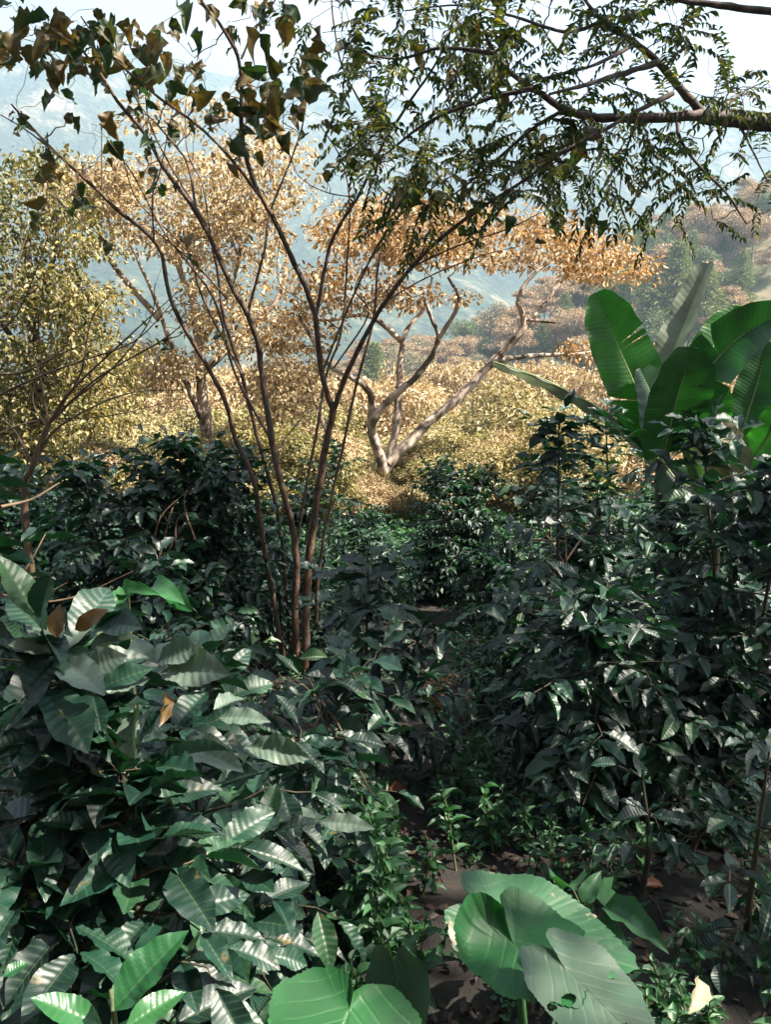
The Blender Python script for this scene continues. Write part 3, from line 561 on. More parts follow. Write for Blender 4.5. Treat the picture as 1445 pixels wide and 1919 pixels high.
# ------------------------------------------------------------------ the tree of slender reddish stems (4.5 m)
Yt = 4.6
b3 = P(560, 1190, Yt); b3[2] = gz(b3[0], b3[1]); root = empty('slender_tree', b3, 'many stemmed young tree of slender reddish stems with few big ragged leaves, in dark coffee', 'tree')
T = Tubes()
MT = [  # pixels, r0, r1, Y0, Y1
    ([(545, 1250), (535, 1100), (520, 960), (482, 820), (452, 700), (420, 600), (405, 500), (385, 420), (330, 330), (280, 230), (270, 140)], .024, .005, 4.9, 4.7),
    ([(590, 1250), (600, 1050), (640, 850), (668, 720), (700, 600), (712, 480), (760, 380), (800, 280), (815, 180)], .020, .005, 4.7, 4.9),
    ([(452, 700), (380, 560), (350, 470), (260, 380), (230, 300)], .012, .004, 4.7, 4.4), ([(510, 830), (440, 700), (400, 560), (310, 440), (250, 330), (200, 260)], .014, .004, 4.6, 4.3), ([(603, 700), (660, 560), (720, 440), (800, 360), (900, 300)], .011, .004, 4.5, 4.2), ([(722, 565), (800, 520), (900, 480), (980, 460)], .008, .003, 4.3, 4.4),
    ([(560, 1330), (556, 1240), (553, 1150), (555, 1060), (548, 990), (525, 900), (510, 830), (498, 750), (488, 680), (482, 640), (462, 585), (435, 540), (395, 450), (355, 380), (310, 320), (270, 250), (220, 190), (185, 135), (150, 90)], .040, .008, 4.6, 4.0),
    ([(545, 1330), (528, 1220), (508, 1100), (492, 1010), (475, 900), (440, 820), (425, 760), (390, 690), (342, 610), (315, 545), (295, 460), (215, 390), (180, 355), (110, 292), (60, 240), (20, 195)], .030, .006, 4.7, 3.7),
    ([(575, 1330), (572, 1200), (580, 1040), (592, 950), (606, 860), (625, 770)], .042, .034, 4.6, 4.5),
    ([(625, 770), (603, 700), (592, 600), (575, 545), (552, 495), (520, 425), (490, 370), (465, 310), (452, 240), (452, 165), (445, 105), (415, 50), (380, 5), (365, -30)], .030, .008, 4.5, 4.0),
    ([(625, 770), (650, 700), (690, 620), (722, 565), (772, 500), (822, 450), (887, 400), (972, 345), (1042, 295), (1085, 272)], .026, .006, 4.5, 3.6),
    ([(592, 590), (615, 475), (635, 425), (670, 370), (700, 310), (722, 262), (772, 185), (822, 110), (852, 30), (870, -20)], .018, .007, 4.5, 4.2),
    ([(465, 582), (495, 470), (505, 400), (545, 300), (570, 220), (575, 150)], .014, .004, 4.45, 4.8),
    ([(490, 372), (430, 295), (370, 235), (300, 185), (240, 135), (190, 85), (150, 30)], .013, .005, 4.2, 3.8),
    ([(367, 395), (350, 305), (300, 240), (260, 195), (225, 120)], .012, .005, 4.2, 4.6),
    ([(452, 110), (475, 60), (515, 0), (530, -30)], .010, .005, 4.05, 4.2),
    ([(540, 1330), (556, 1080), (560, 1000), (576, 900), (595, 800), (612, 700), (640, 620), (650, 500), (655, 380), (640, 300), (600, 235)], .018, .006, 4.8, 5.0),
    ([(625, 690), (690, 590), (665, 540), (700, 480), (740, 420), (830, 385)], .009, .004, 4.5, 4.7),
    ([(288, 450), (285, 370), (300, 320), (322, 210)], .008, .003, 3.9, 3.8), ([(190, 350), (190, 230)], .006, .003, 3.8, 3.8), ([(110, 292), (50, 245), (0, 215)], .006, .004, 3.7, 3.6),
    ([(425, 560), (370, 500), (300, 440), (270, 420)], .009, .004, 4.4, 4.2), ([(395, 450), (380, 350), (350, 280), (350, 180), (380, 120)], .009, .003, 4.3, 4.6), ([(435, 540), (445, 480), (420, 400), (452, 300)], .006, .003, 4.4, 4.5),
    ([(772, 500), (860, 460), (950, 430), (1010, 400)], .009, .003, 4.3, 4.0), ([(670, 370), (610, 360), (560, 330), (540, 280)], .006, .003, 4.4, 4.7), ([(452, 165), (510, 130), (560, 110)], .006, .003, 4.1, 4.2),
    ([(722, 262), (680, 200), (640, 120), (625, 40), (620, -20)], .010, .005, 4.3, 4.2), ([(640, 620), (560, 560), (520, 520), (530, 400)], .006, .003, 4.8, 4.9), ([(475, 900), (560, 790), (600, 760)], .008, .004, 4.7, 5.0)]
sk = []
for (pl, r0, r1, Y0, Y1) in MT:
    pts = pxpath(pl, Y0, Y1) - b3; rr = np.linspace(r0, r1, len(pts)); rr = .60 * (r1 + (r0 - r1) * np.linspace(1, 0, len(pts)) ** .8)
    T.add(pts, rr, 9, 5); sk.append((pts, rr))
s_, sr_ = skel(sk)
tg = []
lz = [(110, 60, 110, 60, 30), (230, 110, 130, 70, 34), (400, 180, 130, 70, 30), (540, 190, 90, 70, 18), (350, 290, 110, 60, 10), (500, 100, 90, 60, 10), (620, 60, 60, 60, 8), (60, 170, 60, 90, 6), (170, 260, 90, 60, 7), (80, 350, 60, 50, 6), (130, 400, 60, 30, 3), (880, 110, 90, 70, 12), (1060, 290, 60, 40, 10), (860, 370, 110, 50, 14), (1060, 410, 60, 20, 4), (600, 280, 90, 50, 5), (930, 30, 70, 40, 5), (460, 15, 110, 25, 12), (40, 60, 60, 60, 12)]
for (cx, cy, rx, ry, n) in lz: tg.append(ellipse_pts(cx, cy, rx * 1.15, ry * 1.1, max(2, int(n * 1.05)), 3.5, 4.8) - b3)
for q_ in [(410, 632), (205, 452), (405, 640), (795, 350), (810, 385), (355, 480), (310, 640), (345, 450)]: tg.append(np.array([P(q_[0], q_[1], 4.2) - b3]))
tg = np.concatenate(tg); tips = colonize(T, s_, sr_, tg, r=.004, wig=.16, bow=.03)
colonize(T, s_, sr_, np.concatenate([ellipse_pts(430, 360, 330, 220, 90, 3.9, 4.9), ellipse_pts(800, 380, 200, 130, 30, 3.9, 4.7)]) - b3, r=.003, wig=.12, bow=.02, rmin=.001)
Lv = Leaves(T_RAG)
for (t, d) in tips:
    n = rs.choice([1, 2, 2])
    for j in range(n):
        D = unit(d * .4 + rs.randn(3) * .55 + np.array([0, 0, -.65])); l_ = rs.uniform(.04, .125)
        Lv.add(t + rs.randn(3) * .02, D, unit(rs.randn(3) * .6 + np.array([0, -.35, .8])), l_, l_ * rs.uniform(.55, .85))
T.build('trunk', B_RED, root); Lv.build('crown', M_BIG, root)

b9 = (-5.5, -3.5, gz(-5.5, -3.5)); sh_ = ball_crown_tree('shade_tree', 8.6, 6.2, 3.6, 170, 12000, .20, M_PIN, B_GREY, 'wide flat crowned tree added unseen behind the camera to block sky light', 'tree', None, b9, umbrella=True, clump=.17, trunk_r=.24)  # unseen tree, added behind the camera to cut the sky fill

# bare scrub at the left
b4 = P(55, 905, 4.2); b4[2] = gz(b4[0], b4[1]); root = empty('bare_shrub', b4, 'bare dry shrub of thin arching twigs standing before the leafy tree at the left edge', 'shrub'); T = Tubes()
T.add(np.vstack([[(0, 0, 0)], pxpath([(45, 960), (62, 870), (90, 795)], 4.2) - b4]), [.022, .02, .018, .014], 8, 4)
sk = []
for (pl, r0) in [([(90, 795), (130, 735), (230, 640), (335, 545)], .010), ([(90, 795), (180, 710), (300, 640), (350, 600)], .008), ([(62, 870), (110, 800), (230, 740), (345, 730)], .008), ([(60, 870), (20, 800), (-40, 760)], .009), ([(85, 800), (60, 740), (100, 640), (120, 560)], .006),
                 ([(90, 795), (150, 700), (170, 600), (215, 540)], .007), ([(-60, 770), (40, 720), (140, 680), (250, 640), (330, 560)], .008), ([(-60, 840), (60, 790), (200, 780), (350, 745)], .006), ([(-60, 690), (30, 700), (120, 660), (190, 630)], .006), ([(-50, 640), (10, 560), (50, 440), (95, 370)], .006), ([(-30, 640), (30, 590), (80, 470), (100, 400)], .005), ([(90, 790), (70, 690), (30, 600)], .005), ([(110, 770), (210, 690), (280, 600), (290, 530)], .006)]:
    pts = pxpath(pl, 4.2, 3.9 + .6 * rs.rand()) - b4; rr = np.linspace(r0, .002, len(pts)); T.add(pts, rr, 5, 6); sk.append((pts, rr))
s_, sr_ = skel(sk); tips = colonize(T, s_, sr_, np.concatenate([ellipse_pts(210, 640, 130, 90, 70, 3.9, 4.5), ellipse_pts(90, 700, 110, 100, 40, 3.9, 4.5)]) - b4, r=.002, wig=.1, bow=-.02, sides=3, rmin=.0009)
T.build('stem', B_TWIG, root); Lv = Leaves(T_LANC); cluster(Lv, np.array([t[0] for t in tips])[::3], 1, .03, .045, .02); Lv.build('foliage', M_PIN, root)

# ------------------------------------------------------------------ the shade tree whose limb reaches in from the right
b5 = np.array([6.4, 4.2, gz(6.4, 4.2)]); root = empty('overhanging_tree', b5, 'tall shade tree whose dark limb with small feathery leaflets reaches in at the top right', 'tree'); T = Tubes(); sk = []
fork = np.array([5.6, 4.1, 2.9])
T.add(np.array([(0, 0, -.3), fork * [.2, 0, 0] + (0, 0, 1.2), fork - b5 + (0.35, 0, 0), (0.2, .3, 6.2), (-.6, 1.2, 8.2)]), [.26, .22, .19, .15, .08], 10, 5)
up = np.array([b5 + (0.2, .3, 5.5), b5 + (-1.6, .4, 7.0), b5 + (-4.0, .2, 8.0), b5 + (-6.5, -.5, 8.4)]) - b5; sk.append((up, np.array([.1, .08, .06, .03])))
sk.append((np.array([(0.2, .3, 5.8), (-1.5, 2.5, 7.2), (-3.2, 4.5, 8.0)]), np.array([.09, .06, .03]))); sk.append((np.array([(0.2, .3, 5.6), (1.5, -1.6, 7.2), (.5, -3.4, 8.0)]), np.array([.09, .06, .03])))
for p_, r_ in sk: T.add(p_, r_, 7, 5)
hi_sk = list(sk); sk = []
OB = [([(1720, 250), (1600, 246), (1445, 229), (1380, 221), (1300, 217), (1220, 222), (1120, 220), (1060, 205), (1010, 172), (960, 138), (925, 95), (900, 40)], .033, .006, 4.0, 3.5),
      ([(1700, 262), (1600, 256), (1445, 240), (1380, 232), (1310, 224)], .024, .018, 3.95, 3.95),
      ([(1318, 214), (1275, 165), (1232, 115), (1190, 80), (1130, 40), (1090, -10)], .022, .006, 3.95, 3.6), ([(1232, 117), (1160, 140), (1095, 160), (1030, 176)], .014, .006, 3.8, 3.5),
      ([(1262, 175), (1200, 205), (1130, 245), (1040, 290), (960, 330)], .012, .004, 3.85, 3.5), ([(1190, 82), (1150, 105), (1090, 130), (1000, 150)], .010, .004, 3.7, 3.3),
      ([(1270, 218), (1275, 260), (1310, 310), (1360, 360), (1400, 420)], .010, .003, 3.9, 3.7), ([(1195, 220), (1170, 300), (1160, 380)], .006, .002, 3.9, 4), ([(1060, 205), (1000, 240), (930, 300), (870, 350), (800, 400)], .010, .003, 3.7, 4.2),
      ([(1380, 222), (1410, 280), (1440, 340)], .007, .003, 4, 3.8), ([(1000, 165), (900, 190), (800, 230), (720, 290), (650, 330)], .010, .003, 3.5, 3.9), ([(930, 100), (830, 90), (740, 110), (640, 90)], .009, .003, 3.5, 3.8), ([(1130, 40), (1060, 60), (960, 30), (860, 10), (760, 20)], .009, .003, 3.6, 3.9), ([(1350, 215), (1390, 175), (1440, 150)], .006, .003, 4, 4.1)]
for (pl, r0, r1, Y0, Y1) in OB:
    pts = pxpath(pl, Y0, Y1) - b5; rr = np.linspace(r0, r1, len(pts)); T.add(pts, rr, 9, 6); sk.append((pts, rr))
T.add(np.vstack([[fork - b5 + (0.3, .1, .2)], pxpath([(1850, 255), (1720, 250)], 4.0, 4.0) - b5]), [.06, .045, .033], 9, 4); T.add(np.vstack([[fork - b5 + (0.3, 0, .1)], pxpath([(1850, 268), (1700, 262)], 4.0, 3.95) - b5]), [.04, .03, .024], 8, 4)
pt = pxpath([(1780, 120), (1600, 40), (1445, 22), (1350, 10), (1260, -2), (1180, -20)], 3.4) - b5; T.add(np.vstack([[fork - b5 + (0.3, .1, .6)], pt]), [.04, .03, .02, .015, .012, .009, .006], 8, 5)
s_, sr_ = skel(sk)
zones = [(1000, 60, 200, 70, 60), (800, 90, 170, 90, 48), (1200, 60, 110, 60, 26), (680, 60, 110, 90, 22), (950, 200, 110, 70, 30), (760, 260, 110, 80, 34), (700, 200, 90, 60, 16), (850, 330, 90, 60, 20), (1000, 300, 110, 60, 28), (1130, 300, 110, 60, 30), (1110, 200, 90, 60, 14), (1260, 300, 110, 60, 22), (1180, 350, 120, 30, 9), (1320, 185, 80, 30, 12), (1400, 150, 50, 25, 5), (1380, 205, 70, 25, 8), (1350, 390, 110, 35, 11), (1420, 300, 50, 60, 6), (1230, 180, 60, 60, 10), (720, 330, 70, 60, 12), (650, 280, 50, 60, 6), (930, 380, 80, 40, 9), (1275, 50, 40, 50, 4), (800, 400, 80, 30, 7)]
tg = np.concatenate([ellipse_pts(cx, cy, rx * 1.05, ry * 1.05, max(2, int(n * .88)), 3.2, 4.7) for (cx, cy, rx, ry, n) in zones]) - b5
tips = colonize(T, s_, sr_, tg, r=.004, wig=.14, bow=.05)
Lv = Leaves(T_LANC)
def pinnate(Lv, t, d, n, ln, ls, T=None):
    for j in range(n):
        dd = unit(d * .6 + rs.randn(3) * .6 + np.array([0, 0, .05])); q = np.linspace(0, 1, 6)[:, None]; p = t + dd * ln * q + np.array([0, 0, -1]) * ln * .25 * q ** 2
        if T is not None: T.add(p, np.linspace(.0018, .0007, 6), 3)
        k = int(ln / (ls * .42)); pp, tt = along(p, k + 1); sd_ = unit(np.cross(tt, [0, 0, 1.0]))
        for sg in (-1, 1):
            D = unit(tt * .55 + sd_ * sg * .8 + rs.randn(k + 1, 3) * .18 + np.array([0, 0, -.42])); Lv.add(pp[1:], D[1:], unit(rs.randn(k, 3) * .45 + np.array([0, 0, 1.0])), ls * rs.uniform(.7, 1.1, k), ls * .30)
for (t, d) in tips: pinnate(Lv, t, d, rs.choice([1, 1, 1, 2]), rs.uniform(.12, .26), .044, T)
Lv.build('foliage', M_PIN, root)
# its own high crown, which shades the plantation
s_, sr_ = skel(hi_sk); n = 430
tg = np.stack([rs.uniform(-1.0, 12.5, n), rs.uniform(-4, 9.0, n), rs.uniform(7.2, 9.2, n)], 1); dd = np.hypot((tg[:, 0] - 5.8) / 6.8, (tg[:, 1] - 1.2) / 5.3); tg = tg[dd < 1] - b5
tips = colonize(T, s_, sr_, tg, r=.03, wig=.1, bow=.02, rmin=.006); T.build('trunk', B_GREY, root)
Lh = Leaves(T_FLAT); cluster(Lh, np.array([t[0] for t in tips]), SHADE_N, .42, .17, .1, flat=.5, droop=.2, up=1.4); Lh.build('crown', M_PIN, root)

# ------------------------------------------------------------------ banana plants (about 6 m)
def vein_mat(name, base, vein, rough, tr, trcol, spots=None, under=None, spec=.5):
    m, t = nodes(name); l = t.links.new; N = t.nodes.new
    at = N('ShaderNodeAttribute'); at.attribute_name = 'rnd'; g = N('ShaderNodeTexCoord')
    nz = N('ShaderNodeTexNoise'); nz.inputs['Scale'].default_value = 7; nz.inputs['Detail'].default_value = 6; l(g.outputs['Object'], nz.inputs['Vector'])
    r = ramp(t, [tuple(c * .6 for c in base), base, tuple(min(1, c * 1.5) for c in base)], [.3, .5, .72]); l(nz.outputs['Fac'], r.inputs['Fac'])
    mm = N('ShaderNodeMixRGB'); l(at.outputs['Fac'], mm.inputs['Fac']); l(r.outputs[0], mm.inputs['Color1']); mm.inputs['Color2'].default_value = (*vein, 1); col = mm.outputs[0]
    if spots:
        n2 = N('ShaderNodeTexNoise'); n2.inputs['Scale'].default_value = 11; n2.inputs['Detail'].default_value = 4; n2.inputs['Distortion'].default_value = .6; l(g.outputs['Object'], n2.inputs['Vector'])
        r2 = ramp(t, [(0, 0, 0), (1, 1, 1)], [.62, .68]); l(n2.outputs['Fac'], r2.inputs['Fac']); m2 = N('ShaderNodeMixRGB'); l(r2.outputs[0], m2.inputs['Fac']); l(col, m2.inputs['Color1']); m2.inputs['Color2'].default_value = (*spots, 1); col = m2.outputs[0]
    if under:
        gn = N('ShaderNodeNewGeometry'); m3 = N('ShaderNodeMixRGB'); l(gn.outputs['Backfacing'], m3.inputs['Fac']); l(col, m3.inputs['Color1']); m3.inputs['Color2'].default_value = (*under, 1); col = m3.outputs[0]
    p = N('ShaderNodeBsdfPrincipled'); p.inputs['Roughness'].default_value = rough; p.inputs['Specular IOR Level'].default_value = spec; l(col, p.inputs['Base Color'])
    tb = N('ShaderNodeBsdfTranslucent'); tm = N('ShaderNodeMixRGB'); tm.blend_type = 'MULTIPLY'; tm.inputs['Fac'].default_value = 1; tm.inputs['Color2'].default_value = (*trcol, 1); l(col, tm.inputs['Color1']); l(tm.outputs[0], tb.inputs['Color'])
    ms = N('ShaderNodeMixShader'); ms.inputs['Fac'].default_value = tr; l(p.outputs[0], ms.inputs[1]); l(tb.outputs[0], ms.inputs[2])
    o = N('ShaderNodeOutputMaterial'); l(ms.outputs[0], o.inputs['Surface']); return m
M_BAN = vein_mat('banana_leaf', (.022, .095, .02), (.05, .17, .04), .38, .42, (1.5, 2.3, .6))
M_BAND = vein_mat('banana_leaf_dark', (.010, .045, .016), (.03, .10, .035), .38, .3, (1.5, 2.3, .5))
M_BANY = vein_mat('banana_leaf_young', (.04, .095, .03), (.07, .13, .045), .5, .25, (1.3, 1.6, .6))
M_BANP = vein_mat('banana_leaf_pale', (.13, .155, .115), (.19, .21, .15), .5, .3, (1.1, 1.1, .8))
M_BANC = vein_mat('banana_leaf_dry', (.20, .19, .12), (.26, .24, .16), .6, .3, (1.1, 1.1, .7))
M_MID = plain('banana_midrib', (.26, .32, .12), .4)
M_PSEU = bark_mat('banana_stem', (.015, .02, .012), (.06, .06, .03), 12, rough=.5)
BPROF = ([0, .04, .12, .3, .6, .82, .93, 1], [.12, .45, .8, 1, .98, .8, .52, .12])
def banana_leaf(root, o, mid_px, Y0, Y1, wpx, mat, face=(0, -1, .3), foldang=.35, tears=(3, 2), roll=0.0, bowY=0.0, rag=.0):
    """midrib traced base -> tip; wpx full width in photo pixels at the mean distance; face = rough direction the upper side looks"""
    mp_ = np.array([P(x, y, Y0 + (Y1 - Y0) * i / (len(mid_px) - 1) + bowY * math.sin(math.pi * i / (len(mid_px) - 1))) for i, (x, y) in enumerate(mid_px)]) - o
    c, _ = catmull(mp_, np.full(len(mp_), .01), 8); n = 61; c, T_ = along(c, n); W = wpx / F * (Y0 + Y1) / 2 * .5
    Nn = unit(np.array(face, float)); X = unit(np.cross(T_, Nn)); Nn = np.cross(X, T_); ln = np.sum(np.linalg.norm(np.diff(c, axis=0), axis=1))
    V, Fc, RN = [], [], []; cnt = 0; nu = 9; u = np.linspace(0, 1, nu)
    for sd_, nt_ in ((-1, tears[0]), (1, tears[1])):
        cuts = [0.0] + sorted(rs.uniform(.15, .92, nt_).tolist()) + [1.0]
        for a, b in zip(cuts[:-1], cuts[1:]):
            if b - a < .02: continue
            m = max(4, int((b - a) * 150)); tt = np.linspace(a, b, m); tm_ = (a + b) / 2; shift = rs.randn() * .02 * (nt_ > 0); dip = rs.randn() * .12 * (nt_ > 1)
            for i, t0 in enumerate(tt):
                w_ = np.interp(t0, BPROF[0], BPROF[1]) * W * (1 + rag * rs.randn() * .08)
                te = np.clip(tm_ + (t0 - tm_) * (1 - .10 * u ** 2 * (nt_ > 0)) + shift * u ** 2 + .05 * u, 0, 1)
                ct = np.stack([np.interp(te, np.linspace(0, 1, n), c[:, k]) for k in range(3)], 1); xt = np.stack([np.interp(te, np.linspace(0, 1, n), X[:, k]) for k in range(3)], 1); nt2 = np.stack([np.interp(te, np.linspace(0, 1, n), Nn[:, k]) for k in range(3)], 1)
                ang = foldang + dip * u + roll * u
                rip = .012 * ln * np.sin(t0 * 38 + sd_) * u ** 2 + .0016 * np.sin(t0 * 230)
                V.append(ct + xt * (sd_ * w_ * u * np.cos(ang))[:, None] + nt2 * (w_ * u * np.sin(ang) + rip * .5)[:, None])
                RN.append(.5 + .5 * np.sin(t0 * 260) * (u > .05))
            idx = cnt + np.arange(m - 1)[:, None] * nu + np.arange(nu - 1)[None]; q = np.stack([idx, idx + 1, idx + nu + 1, idx + nu], -1).reshape(-1, 4)
            Fc.append(q if sd_ > 0 else q[:, ::-1]); cnt += m * nu
    V = np.concatenate(V); lf = make_mesh('leaf', V, np.concatenate(Fc), mat, root, np.zeros((len(V), 2)), np.concatenate(RN) * .2)
    T = Tubes(); T.add(c - Nn * .004, np.linspace(.013, .003, n), 6); T.build('midrib', M_MID, lf); return lf
def banana(px, py, Y, label, leaves, stem_px, r):
    b = P(px, py, Y); b[2] = gz(b[0], b[1]); root = empty('banana_plant', b, label, 'banana plant'); T = Tubes()
    sp_ = np.vstack([[(0, 0, -.1)], pxpath(stem_px, Y) - b]); T.add(sp_, np.linspace(r, r * .45, len(sp_)), 12, 6); T.build('stem', M_PSEU, root)
    for lf in leaves: banana_leaf(root, b, *lf[0], **lf[1])
    keep(root); return root
Yb = 5.8
banana(1240, 1100, Yb, 'big banana plant with broad upright leaves, one pale and narrow, behind the tall coffee bush', [
    (([(1228, 870), (1212, 800), (1190, 722), (1152, 632), (1118, 548)], Yb, Yb + .25, 118, M_BAN), dict(face=(-.1, -1, .45), foldang=.22, tears=(1, 2))),
    (([(1236, 880), (1240, 780), (1256, 680), (1290, 590), (1328, 493)], Yb, Yb + .5, 74, M_BANP), dict(face=(-.75, -.6, .3), foldang=.5, tears=(0, 0))),
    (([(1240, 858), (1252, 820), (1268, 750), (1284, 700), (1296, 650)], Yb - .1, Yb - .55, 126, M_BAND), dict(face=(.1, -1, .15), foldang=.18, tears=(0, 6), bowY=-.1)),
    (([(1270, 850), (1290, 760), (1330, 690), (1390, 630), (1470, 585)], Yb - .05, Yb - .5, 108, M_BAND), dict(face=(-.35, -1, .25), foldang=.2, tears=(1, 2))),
    (([(1262, 850), (1290, 780), (1316, 700), (1342, 640), (1378, 572)], Yb + .15, Yb + .5, 84, M_BAN), dict(face=(-.4, -1, .2), foldang=.3, tears=(1, 3))),
    (([(1225, 880), (1190, 820), (1120, 765), (1020, 712), (925, 678)], Yb, Yb + .2, 40, M_BANP), dict(face=(.25, -.45, -.9), foldang=.55, tears=(0, 0))),
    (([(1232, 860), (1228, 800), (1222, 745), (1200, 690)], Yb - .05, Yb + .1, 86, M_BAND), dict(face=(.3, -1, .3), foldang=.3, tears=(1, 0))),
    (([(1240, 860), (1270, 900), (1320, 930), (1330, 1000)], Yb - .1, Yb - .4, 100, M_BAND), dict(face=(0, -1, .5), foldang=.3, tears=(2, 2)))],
    [(1246, 1100), (1242, 1000), (1238, 860)], .085)
banana(1400, 1100, Yb + .3, 'smaller banana plant at the right edge with a dry cream leaf hanging low', [
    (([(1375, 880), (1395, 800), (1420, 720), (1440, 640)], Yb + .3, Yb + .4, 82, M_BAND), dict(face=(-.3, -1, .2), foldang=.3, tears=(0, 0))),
    (([(1365, 890), (1350, 830), (1330, 790), (1345, 720)], Yb + .2, Yb + .1, 90, M_BAN), dict(face=(.2, -1, .5), foldang=.2, tears=(1, 0))),
    (([(1370, 900), (1400, 870), (1440, 820), (1460, 760)], Yb + .2, Yb, 70, M_BAN), dict(face=(-.4, -1, .6), foldang=.3, tears=(0, 0))),
    (([(1350, 930), (1335, 880), (1310, 860), (1285, 880)], Yb + .2, Yb - .1, 60, M_BANC), dict(face=(-.2, -1, .3), foldang=.2, tears=(0, 1), rag=.6)),
    (([(1370, 940), (1385, 880), (1375, 840), (1355, 790)], Yb + .1, Yb + .1, 60, M_BANC), dict(face=(.3, -1, .2), foldang=.3, tears=(1, 1), rag=.6)),
    (([(1395, 900), (1430, 830), (1460, 760), (1500, 700)], Yb + .4, Yb + .6, 90, M_BANP), dict(face=(-.2, -1, .2), foldang=.3, tears=(0, 0)))],
    [(1375, 1100), (1372, 1000), (1368, 890)], .06)
b = P(1340, 1010, 5.0); b[2] = gz(b[0], b[1]); root = empty('banana_sucker', b, 'young banana sucker with one narrow yellow green leaf standing below the big banana leaves', 'banana plant')
T = Tubes(); T.add(np.vstack([[(0, 0, -.1)], pxpath([(1342, 1060), (1338, 1000)], 5.0) - b]), [.03, .025, .012], 8, 4); T.build('stem', M_PSEU, root)
banana_leaf(root, b, [(1338, 1000), (1330, 950), (1305, 880), (1282, 822)], 5.0, 5.0, 34, M_BANY, face=(-.5, -.7, .2), foldang=.6, tears=(0, 0))

# ------------------------------------------------------------------ coffee plants
def coffee_at(px, Y, ptop, wpx, label, name='coffee_plant', **k):
    q = P(px, ptop, Y); z = gz(q[0], q[1]); return coffee(name, (q[0], q[1], z), max(.35, q[2] - z), wpx / 2 / F * Y, label, **k)
HI = dict(tpl=T_COF_HI, mat=M_COF)
CA = coffee_at(120, 1.30, 1195, 620, 'nearest large coffee plant with sheen painted upper leaves and green berries, at the left edge', leaf=.150, node=.06, berries=.05, top=.5, **HI)
coffee_at(360, 1.75, 1290, 620, 'coffee plant with long wavy leaves right of the nearest one, before the reddish stems', leaf=.155, node=.07, berries=.04, top=.5, **HI)
coffee_at(565, 2.15, 1400, 420, 'low coffee plant with bright wavy leaves left of the bare path', leaf=.150, node=.07, top=.5, berries=.03, **HI)
CE = coffee_at(-110, 1.55, 900, 480, 'tall dark coffee plant reaching in at the left edge with hanging blue grey leaves', leaf=.150, node=.065, berries=.06, dens=.85, **HI)
coffee_at(250, 1.22, 1470, 560, 'low coffee plant with big dark drooping leaves under the nearest plant', leaf=.150, node=.05, berries=.06, top=.5, **HI)
coffee_at(430, 1.55, 1560, 420, 'low coffee plant with clusters of green berries, left of the weeds', leaf=.145, node=.055, berries=.12, top=.5, **HI)
coffee_at(20, 1.15, 1640, 520, 'lowest dark coffee plant in the lower left corner', leaf=.150, node=.05, berries=.03, top=.5, **HI)
CD = coffee_at(470, 2.5, 1250, 460, 'coffee plant of long pale leaves just before the reddish stems', leaf=.145, node=.065, top=.5, stems=2, **HI)
coffee_at(690, 3.2, 1040, 360, 'dark coffee plant with hanging leaves at the foot of the reddish stems', leaf=.13, node=.075, dens=.85, berries=.04, stems=2, **HI)
coffee_at(1185, 3.1, 1100, 500, 'wide coffee bush with glossy leaves in tiers right of the path', leaf=.135, node=.055, stems=3, berries=.02, top=.5, **HI)
coffee_at(1340, 3.3, 1130, 480, 'coffee bush behind the wide one, close to the right edge', leaf=.13, node=.06, stems=2, **HI)
coffee_at(1000, 3.4, 1270, 290, 'low coffee bush right beside the path, left of the wide coffee bush', leaf=.12, node=.06, stems=2, **HI)
CF = coffee_at(1060, 4.3, 775, 300, 'tall open coffee bush with bare reddish inner twigs before the banana leaves', leaf=.13, node=.09, open_=.35, dens=.8, stems=2, **HI)
coffee_at(1150, 4.9, 775, 220, 'tall leafy coffee bush touching the left side of the big banana plant', leaf=.13, node=.085, open_=.3, dens=.85, stems=2, **HI)
coffee_at(1440, 3.3, 800, 400, 'tall dark coffee bush at the right edge below the banana leaves', leaf=.145, node=.075, dens=.9, stems=2, **HI)
coffee_at(1440, 2.0, 1400, 300, 'coffee plant at the right edge beside the dark bare ground', leaf=.13, node=.085, dens=.7, **HI)
coffee_at(1215, 2.3, 1440, 260, 'young coffee plant with sparse hanging sprays over the dark bare ground', leaf=.11, node=.11, dens=.6, **HI)
coffee_at(1290, 2.55, 1500, 300, 'low coffee plant over the dark soil under the coffee bush at the right', leaf=.12, node=.08, dens=.8, stems=2, **HI)
CB = coffee_at(200, 4.6, 870, 420, 'dark coffee bush beneath the bare shrub twigs', leaf=.12, stems=2, mat=M_COF)
CC = coffee_at(370, 4.9, 830, 400, 'tall dense coffee bush left of the reddish stems, with bare tan twigs in it', leaf=.12, stems=3, mat=M_COF, node=.065)
coffee_at(40, 5.6, 880, 420, 'coffee bush behind the tall dark one at the left edge', leaf=.12, stems=2, mat=M_COF)
coffee_at(330, 3.2, 1085, 480, 'low coffee bush between the nearest plant and the reddish stems', leaf=.125, stems=2, mat=M_COF)
coffee_at(860, 6.6, 880, 210, 'round dense dark bush of tiny leaves in the middle of the slope', name='round_bush', cat='bush', leaf=.075, tpl=T_COF_LO, node=.05, stems=4, top=.8)
coffee_at(560, 7.5, 850, 260, 'thin brownish bush behind the slender reddish stems', name='thin_bush', cat='bush', leaf=.09, tpl=T_COF_LO, node=.09, dens=.8, stems=2, open_=.2)
